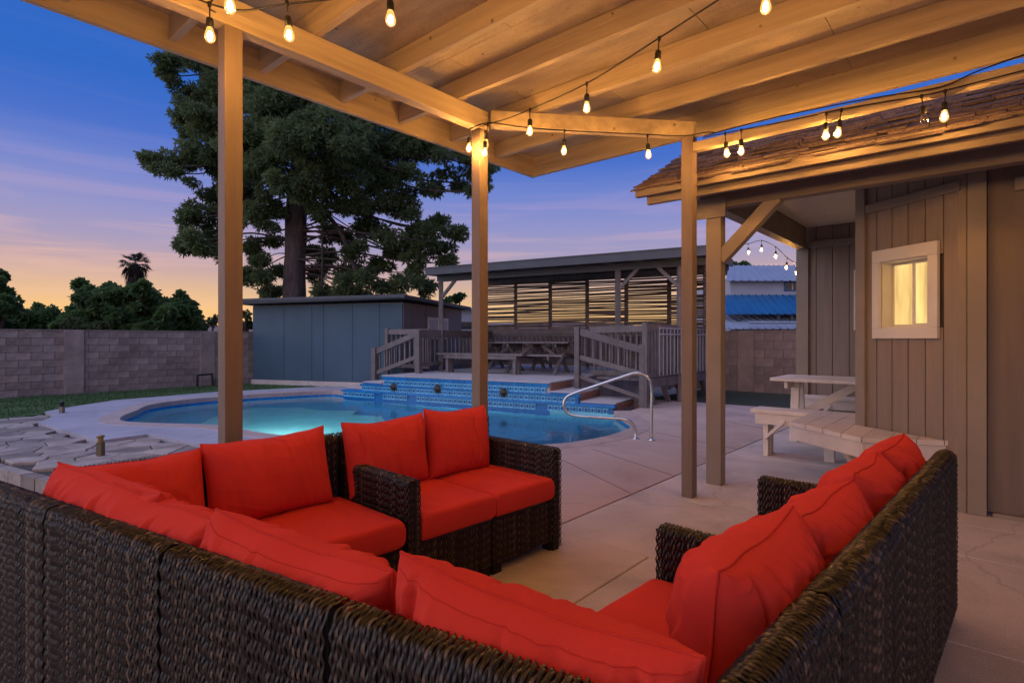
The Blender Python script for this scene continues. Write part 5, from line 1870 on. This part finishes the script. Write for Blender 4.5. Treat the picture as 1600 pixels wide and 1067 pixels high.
def foliage(n_cl, centres, size, per, blade, rng_, flat=.6, droop=0.0, upw=.0, tri=False):
    """leaf bursts scattered through a set of clumps: centres = (x, y, z, rx, ry, rz); returns V, F, T"""
    V, F, T = [], [], []
    base = 0
    for (cx, cyy, cz, rx, ry, rz, cnt) in centres:
        # points biased to the shell
        d = rng_.normal(size=(cnt, 3)); d /= np.linalg.norm(d, axis=1)[:, None]
        rad = rng_.uniform(.35, 1.0, cnt) ** .6
        lump = 1 + .28 * np.sin(d[:, 0] * 5 + cx * 3) * np.cos(d[:, 2] * 4 + cz * 2)
        P = np.array([cx, cyy, cz]) + d * (rad * lump)[:, None] * np.array([rx, ry, rz])
        ctone = rng_.uniform(.1, .9)
        for p, dd, rr in zip(P, d, rad):
            k = per
            v = rng_.normal(size=(k, 3)) + dd * .9 + np.array([0, 0, upw])
            v /= np.linalg.norm(v, axis=1)[:, None]
            L = size * rng_.uniform(.6, 1.25, k)
            side = np.cross(v, rng_.normal(size=(k, 3)))
            side /= (np.linalg.norm(side, axis=1)[:, None] + 1e-9)
            w = blade * rng_.uniform(.7, 1.3, k)
            b0 = p - side * w[:, None] * .5
            b1 = p + side * w[:, None] * .5
            m0 = p + v * (L * .6)[:, None] - side * (w * .6)[:, None]
            m1 = p + v * (L * .6)[:, None] + side * (w * .6)[:, None]
            tip = p + v * L[:, None]
            tip[:, 2] -= droop * L
            q = np.stack([m0, p + np.zeros((k, 3)), m1, tip], 1)
            V.append(q.reshape(-1, 3))
            F.append(base + np.arange(k * 4).reshape(k, 4))
            base += k * 4
            T.append(np.repeat(np.clip(ctone * .6 + .4 * rng_.uniform(0, 1, k) , 0, 1), 4))
    return np.concatenate(V), np.concatenate(F), np.concatenate(T)

# ---- the big pine behind the shed
def pine():
    Y0 = 19.5
    rg = np.random.default_rng(3)
    rd = random.Random(4)
    def at(px, py, Y): return Vector(pxp(px, py, Y))
    base = at(461, 530, Y0); base.z = -.3
    t = thing('pine_tree', 'tall dark pine with a thick trunk and ragged layered crown rising behind the shed', 'tree', base)
    tr = [(base, .44), (at(460, 470, Y0), .39), (at(461, 400, Y0), .36), (at(464, 320, Y0), .35), (at(470, 250, Y0 + .1), .30), (at(478, 180, Y0 + .2), .25), (at(480, 110, Y0 + .2), .20), (at(478, 40, Y0 + .2), .15), (at(474, -60, Y0), .08)]
    pts = smooth_path([p for p, r in tr], 6)
    rr = np.interp(np.linspace(0, len(tr) - 1, len(pts)), range(len(tr)), [r for p, r in tr])
    mb = MB(); mb.tube(pts, list(rr), 22)
    mb.v = [tuple(Vector(v) + (Vector((v[0], v[1], 0)) - Vector((base.x, base.y, 0))).normalized() * .05 * noise.noise((v[0] * 5, v[1] * 5, v[2] * 1.4))) for v in mb.v]
    mb.build('trunk', M_BARK, t, smooth=True)
    def trunk_at(z):
        for i in range(len(pts) - 1):
            if pts[i].z <= z <= pts[i + 1].z: return pts[i].lerp(pts[i + 1], (z - pts[i].z) / (pts[i + 1].z - pts[i].z + 1e-6))
        return pts[-1]
    # clumps by limb: picture position of the clump, half sizes (px), depth offset
    cl = [  # left side limbs
        (232, 252, 22, 16, -.5), (262, 258, 34, 20, -.4), (300, 248, 34, 26, -.2), (330, 268, 26, 24, .3), (285, 272, 34, 16, .5),
        (290, 150, 24, 30, 0), (320, 130, 34, 36, .6), (270, 120, 14, 18, 0), (300, 95, 26, 22, .5), (255, 88, 20, 10, -.5), (330, 190, 36, 28, -.6), (300, 205, 22, 20, .8), (355, 160, 34, 40, .2), (345, 90, 40, 36, 1.0), (285, 178, 16, 12, -.4),
        (286, 340, 20, 18, -.3), (312, 335, 28, 20, 0), (280, 385, 16, 18, -.2), (302, 380, 28, 26, -.5), (330, 372, 28, 26, .3), (365, 340, 26, 30, .6), (350, 395, 26, 16, .4), (395, 345, 24, 22, -.8), (390, 300, 26, 22, .5), (335, 305, 20, 14, .4),
        (388, 432, 12, 10, -.3), (415, 442, 24, 20, -.3), (428, 455, 20, 14, .3), (438, 425, 12, 16, .6),
        # centre mass
        (400, 210, 40, 40, -.6), (400, 130, 40, 40, -.8), (400, 270, 36, 30, -1.0), (430, 250, 34, 34, -1.3), (440, 190, 40, 42, -1.6), (460, 130, 44, 44, -1.4), (450, 70, 50, 40, -1.0), (500, 80, 50, 42, .8), (520, 150, 40, 40, -1.2), (500, 220, 40, 44, -1.8), (480, 280, 34, 24, -1.5), (530, 270, 34, 28, -1.2),
        (560, 190, 40, 36, -1.0), (560, 240, 40, 36, -.6), (600, 215, 40, 30, -.4), (600, 270, 34, 26, .4), (640, 225, 40, 28, -.2), (640, 270, 30, 18, -.8), (680, 240, 40, 26, 0), (720, 250, 36, 24, -.3), (748, 262, 22, 22, .2), (700, 285, 34, 20, .4), (735, 300, 28, 16, -.4), (690, 215, 30, 20, .8), (570, 130, 40, 30, 0), (620, 170, 40, 26, .3), (720, 215, 28, 18, .4),
        # right lower limbs
        (560, 300, 30, 22, .4), (590, 320, 32, 24, -.4), (625, 330, 34, 24, .2), (655, 345, 32, 22, -.2), (690, 355, 28, 20, 0), (715, 360, 16, 16, .2), (672, 378, 32, 20, -.4), (640, 375, 30, 22, .4), (690, 392, 20, 14, .3), (610, 365, 28, 24, -.3), (650, 405, 26, 14, 0), (580, 360, 26, 20, .5), (540, 330, 26, 22, -.6),
        (640, 440, 28, 16, -.2), (610, 450, 30, 18, .3), (665, 452, 16, 10, 0), (580, 440, 28, 22, -.3), (555, 420, 26, 24, .2), (530, 440, 20, 22, -.4), (600, 415, 24, 16, .4), (510, 400, 14, 18, .3), (515, 365, 14, 20, .5), (500, 330, 14, 16, -.4), (545, 460, 26, 10, .4), (505, 452, 14, 14, -.2), (700, 412, 12, 8, .2), (430, 370, 12, 20, .5), (425, 330, 16, 18, -.5),
        (455, 290, 40, 26, -1.4), (480, 320, 26, 20, -1.2), (410, 320, 20, 22, -.6), (375, 300, 24, 24, .2), (370, 260, 30, 26, .4), (395, 385, 14, 16, .3), (408, 410, 12, 12, -.2), (525, 300, 30, 20, -.8), (570, 330, 26, 20, .2), (560, 390, 22, 18, -.2), (620, 390, 26, 18, .3), (655, 425, 22, 12, .1), (540, 365, 18, 18, .6), (490, 385, 10, 18, .5), (495, 430, 12, 16, .4), (570, 465, 30, 8, .2), (620, 468, 26, 8, -.2), (660, 300, 34, 22, .3), (620, 300, 30, 22, -.3), (740, 285, 22, 18, .1), (600, 240, 44, 34, .8), (660, 200, 30, 22, -.4), (470, 215, 40, 40, -2.0), (540, 215, 40, 36, -2.0), (420, 160, 36, 36, -1.8), (375, 215, 30, 34, -.9), (375, 110, 36, 34, -.3), (330, 235, 24, 20, -.5), (300, 180, 20, 18, .1), (325, 60, 30, 20, .5),
    ]
    br = MB()
    cents = []
    for (px, py, sx, sy, dz) in cl:
        Y = Y0 + dz * 1.5
        c = at(px, py, Y)
        rx, rz = sx / 868 * Y * 1.02, sy / 868 * Y * 1.02
        # break each clump into several ragged sub-clumps
        k = max(4, int(sx * sy / (175 if (px > 520 and py > 285) else 125)))
        for q in range(k):
            an, ra = rd.uniform(0, 2 * PI), math.sqrt(rd.uniform(0, 1)) * .72
            e = Vector((math.cos(an) * ra * rx, rd.uniform(-.6, .6) * rx, math.sin(an) * ra * rz))
            s = rd.uniform(.30, .52)
            s = max(.17, s * min(rx, rz * 1.2))
            cents.append((c.x + e.x, c.y + e.y, c.z + e.z, s * 1.35, s * 1.2, s * .78, int(24 + 150 * s)))
            if q % 2 == 0:
                br.tube([c, c + e * .6 + UP * .05, c + e], [.022, .014, .006], 4, cap=False)
        if rd.random() < .55 or abs(px - 461) > 90:
            j = trunk_at(max(3.6, min(c.z + rd.uniform(.1, .9), 12)))
            d_ = (c - j).length
            m = j.lerp(c, .35) + UP * (.10 * d_ * rd.uniform(.2, 1.0)) + Vector((0, rd.uniform(-.4, .4), 0))
            m2 = j.lerp(c, .72) + UP * (.06 * d_ * rd.uniform(-.6, .6)) + Vector((0, rd.uniform(-.3, .3), rd.uniform(-.1, .1)))
            R = (.016 + .0065 * d_)
            pth = smooth_path([j, m, m2, c], 4)
            br.tube(pth, list(np.linspace(R, R * .35, len(pth))), 6, cap=False)
    # heavy low limb to the right, and two hanging dead stems
    br.tube(smooth_path([at(468, 322, Y0), at(505, 332, Y0 - .3), at(530, 360, Y0 - .4), at(548, 400, Y0 - .4), at(560, 440, Y0 - .4)], 6), .075, 8)
    br.tube(smooth_path([at(503, 335, Y0 - .3), at(504, 400, Y0 - .3), at(502, 462, Y0 - .3)], 6), .035, 6)
    br.build('branches', M_BARK, t, smooth=True)
    V, F, T = foliage(0, cents, .19, 6, .040, rg, droop=.1, upw=.3)
    V = V - np.array(base)
    o = link_mesh('crown', np_mesh('crown', V, F, M_PINE, T, smooth=False), t)
    o['kind'] = 'stuff'
pine()

# ---- bushes and trees beyond the left wall
def leafy(name, label, spec, Y, trunk_px, size, blade, seed, cat='tree', group='trees beyond the left wall', dens=1.0, light=None):
    rg = np.random.default_rng(seed)
    rd = random.Random(seed)
    b = Vector(pxp(trunk_px, 530, Y)); b.z = -.3
    t = thing(name, label, cat, b, 0, group)
    cents = []
    br = MB()
    for (px, py, sx, sy) in spec:
        c = Vector(pxp(px, py, Y + rd.uniform(-1, 1)))
        rx, rz = sx / 868 * Y, sy / 868 * Y
        k = max(6, int(sx * sy / 30))
        for q in range(k):
            an, ra = rd.uniform(0, 2 * PI), math.sqrt(rd.uniform(0, 1)) * rd.uniform(.75, 1.05)
            s = rd.uniform(.13, .36) * max(.35, min(rx, rz))
            cents.append((c.x + math.cos(an) * ra * rx, c.y + rd.uniform(-.8, .8) * rx, c.z + math.sin(an) * ra * rz, s * 1.2, s * 1.2, s, int((26 + 95 * s) * dens)))
        br.tube([b + UP * .5, b.lerp(c, .6) + UP * .2, c], [.12, .07, .02], 6, cap=False)
    br.tube([b, b + UP * 1.2], [.2, .15], 8)
    br.build('trunk', M_BARK, t, smooth=True)
    V, F, T = foliage(0, cents, size * .62, 5, blade * .52, rg, droop=.1, upw=.1)
    o = link_mesh('crown', np_mesh('crown', V - np.array(b), F, light or M_LEAF, T, smooth=False), t)
    o['kind'] = 'stuff'
    return t
M_LEAF2 = mat_needles('bush_leaves_pale', (.04, .06, .025), (.12, .15, .06))
leafy('leafy_tree', 'broad dark green tree beyond the left wall, in front of the palm', [(150, 484, 30, 28), (128, 452, 8, 10), (185, 480, 32, 26), (220, 482, 32, 28), (255, 492, 30, 22), (284, 494, 20, 22), (118, 496, 22, 20), (172, 456, 12, 9), (284, 470, 9, 9), (150, 466, 20, 12), (200, 466, 24, 12), (243, 474, 22, 14), (266, 480, 20, 12), (180, 500, 50, 26), (240, 500, 50, 22), (205, 505, 60, 20), (140, 510, 40, 14), (265, 505, 40, 16), (222, 452, 7, 9), (304, 508, 8, 10)], 21, 200, .34, .22, 31)
leafy('leafy_tree', 'small dark tree at the far left edge over the block wall', [(0, 455, 14, 18), (-10, 480, 30, 26), (10, 478, 12, 14), (2, 432, 3, 3), (-20, 500, 50, 20)], 18, -15, .26, .17, 33)
leafy('leafy_tree', 'low rounded dark trees just right of the left edge, behind the wall', [(35, 495, 34, 22), (60, 500, 26, 18), (20, 510, 30, 14), (80, 512, 20, 10)], 30, 40, .4, .26, 35)
leafy('shrub', 'pale green shrub poking over the left wall below the dark tree', [(112, 510, 14, 16), (125, 516, 12, 8)], 17.5, 112, .16, .10, 37, 'shrub', light=M_LEAF2, dens=.8)
leafy('shrub', 'pale yellow green shrub above the wall pilaster', [(158, 512, 12, 9), (145, 514, 8, 6)], 17.5, 155, .14, .09, 39, 'shrub', light=M_LEAF2, dens=.8)
leafy('shrub', 'thin golden shrub left of the first post, before the hazy hill', [(322, 508, 12, 9), (335, 502, 8, 10), (312, 512, 8, 6)], 26, 322, .2, .12, 41, 'shrub', light=M_LEAF2, dens=.5)
leafy('shrub', 'thin golden tree between the first post and the shed', [(384, 490, 10, 8), (388, 505, 8, 8), (380, 512, 10, 5)], 26, 384, .2, .12, 43, 'shrub', light=M_LEAF2, dens=.5)
leafy('leafy_tree', 'dry little tree sticking up behind the shed roof beside the pavilion', [(712, 466, 7, 5), (700, 470, 8, 4), (720, 462, 4, 3)], 24, 705, .2, .12, 45, dens=.5)
leafy('leafy_tree', 'dark tree beyond the back wall left of the blue roofed building', [(1140, 450, 10, 20), (1145, 420, 6, 6), (1163, 416, 4, 5), (1138, 485, 6, 16)], 34, 1140, .45, .3, 47)
# palm
def palm():
    Y = 46
    b = Vector(pxp(212, 530, Y)); b.z = -.3
    t = thing('palm_tree', 'tall fan palm with a shaggy skirt standing above the dark tree', 'palm tree', b)
    top = Vector(pxp(211, 412, Y))
    MB().tube([b, b.lerp(top, .5) + Vector((.1, 0, 0)), top], [.35, .25, .22], 12).build('trunk', M_BARK, t, smooth=True)
    rd = random.Random(8)
    for k in range(34):
        an = rd.uniform(0, 2 * PI)
        el = rd.uniform(-.75, 1.25)
        d = Vector((math.cos(an) * math.cos(el), math.sin(an) * math.cos(el), math.sin(el)))
        L = rd.uniform(.95, 1.25)
        V, F = [], []
        s = d.cross(UP).normalized()
        for q in range(11):
            f = (q - 5) / 5
            dd = (d * math.cos(f * 1.0) + s * math.sin(f * 1.0)).normalized()
            o0 = top + d * .55
            tip = o0 + dd * L * (.75 - .15 * abs(f)) - UP * .28 * (1 - abs(d.z) * .5)
            m0 = o0 + dd * L * .4
            w = dd.cross(UP).normalized() * .05 if dd.cross(UP).length > .01 else s * .05
            n = len(V)
            V += [tuple(o0 - b), tuple(m0 - w - b), tuple(tip - b), tuple(m0 + w - b)]
            F.append((n, n + 1, n + 2, n + 3))
        V += [tuple(top - b - s * .02), tuple(top - b + s * .02), tuple(top + d * .6 - b + s * .02), tuple(top + d * .6 - b - s * .02)]
        F.append((len(V) - 4, len(V) - 3, len(V) - 2, len(V) - 1))
        link_mesh('frond', np_mesh('frond', V, F, M_PALM, np.full(len(V), rd.uniform(0, .6)), smooth=False), t)
    rg = np.random.default_rng(4)
    V, F, T = foliage(0, [(top.x, top.y, top.z - .5 - .42 * k, .62 - .07 * k, .62 - .07 * k, .35, 60) for k in range(6)], .5, 4, .07, rg, droop=.9, upw=-1.0)
    o = link_mesh('dead_skirt', np_mesh('dead_skirt', V - np.array(b), F, mat_needles('dead_fronds', (.05, .035, .025), (.10, .075, .05)), T, smooth=False), t)
    o['kind'] = 'stuff'
palm()

# ---- neighbouring barn-like building with blue awning, beyond the back wall
def barn():
    Y = 24.0
    k = Y / 868
    X = lambda px: (px - 800) * k
    Z = lambda py: 1.2 + (530 - py) * k
    t = thing('neighbour_building', 'pale building with a grey metal roof and a blue awning beyond the back wall', 'building', (X(1200), Y + 2, -.3))
    x0, x1 = X(1141), X(1330)
    MB().box(x0, x1, Y, Y + 7, -.3, Z(436)).build('wall', M_NWALL, t)
    def ribbed(name, xa, xb, y0, z0, y1, z1, step, m, inset=0.0):
        xa, xb, z0, z1 = xa * y0 / Y, xb, 1.2 + (z0 - 1.2) * y0 / Y, 1.2 + (z1 - 1.2) * y1 / Y
        n = max(1, int((xb - xa) / step))
        mb = MB()
        for i in range(n):
            xs, xe = xa + (xb - xa) * i / n, xa + (xb - xa) * (i + 1) / n
            for (a, b, h) in ((xs, xs + (xe - xs) * .8, 0), (xs + (xe - xs) * .8, xe, .035)):
                ia, ib = inset * (1 - (a - xa) / (xb - xa)), inset * (1 - (b - xa) / (xb - xa))
                mb.hexa([(a, y0, z0 + h - .04), (b, y0, z0 + h - .04), (b + ib, y1, z1 + h - .04), (a + ia, y1, z1 + h - .04), (a, y0, z0 + h), (b, y0, z0 + h), (b + ib, y1, z1 + h), (a + ia, y1, z1 + h)])
        return mb.build(name, m, t)
    ribbed('roof', X(1134), X(1330), Y - .35, Z(438), Y + 3.4, Z(415), .34, M_METALROOF, 1.6)
    ribbed('awning', X(1131), X(1330), Y - 1.9, Z(490), Y - .02, Z(461), .30, M_BLUEROOF, .35)
    ribbed('lower_roof', X(1128), X(1330), Y - 2.6, Z(513), Y - .6, Z(489), .28, M_METALROOF)
    for px in (1153, 1216, 1237):
        xx = X(px) * (Y - 1.7) / Y
        MB().box(xx - .06, xx + .06, Y - 1.75, Y - 1.63, -.3, 1.2 + (Z(490) - 1.2) * (Y - 1.7) / Y - .05).build('post', M_GREYROOF, t)
    MB().tube([(X(1128), Y - 2.7, Z(507)), (X(1330), Y - 2.7, Z(507))], .05, 8).build('gutter', M_METALROOF, t)
    w = MB()
    wx0, wx1, wz0, wz1 = X(1225), X(1258), Z(455), Z(439.5)
    for (a, b, c, d) in ((wx0, wx1, wz1 - .06, wz1), (wx0, wx1, wz0, wz0 + .06), (wx0, wx0 + .06, wz0 + .061, wz1 - .061), (wx1 - .06, wx1, wz0 + .061, wz1 - .061)):
        w.box(a, b, Y - .04, Y - .001, c, d)
    wf = w.build('window', M_NTRIM, t)
    MB().box((wx0 + wx1) / 2 - .02 - .1, (wx0 + wx1) / 2 + .02 - .1, Y - .03, Y - .001, wz0 + .061, wz1 - .061).build('mullion', M_WHITE, wf)
    MB().box(wx0 + .061, wx1 - .061, Y - .018, Y - .001, wz0 + .061, wz1 - .061).build('pane', M_DARKGLASS, wf)
barn()
def cottage():
    Y = 30.0
    k = Y / 868
    X = lambda px: (px - 800) * k
    Z = lambda py: 1.2 + (530 - py) * k
    t = thing('outbuilding', 'small pale outbuilding seen between the shed and the middle post', 'building', (X(728), Y, -.3))
    MB().box(X(714), X(752), Y, Y + 3, -.3, Z(485)).build('wall', M_NWALL, t)
    MB().box(X(711), X(754), Y - .2, Y + 3.2, Z(485), Z(482)).build('roof', M_METALROOF, t)
    MB().box(X(717), X(739), Y - .03, Y + .02, Z(514), Z(503)).build('window', M_DARKGLASS, t)
cottage()
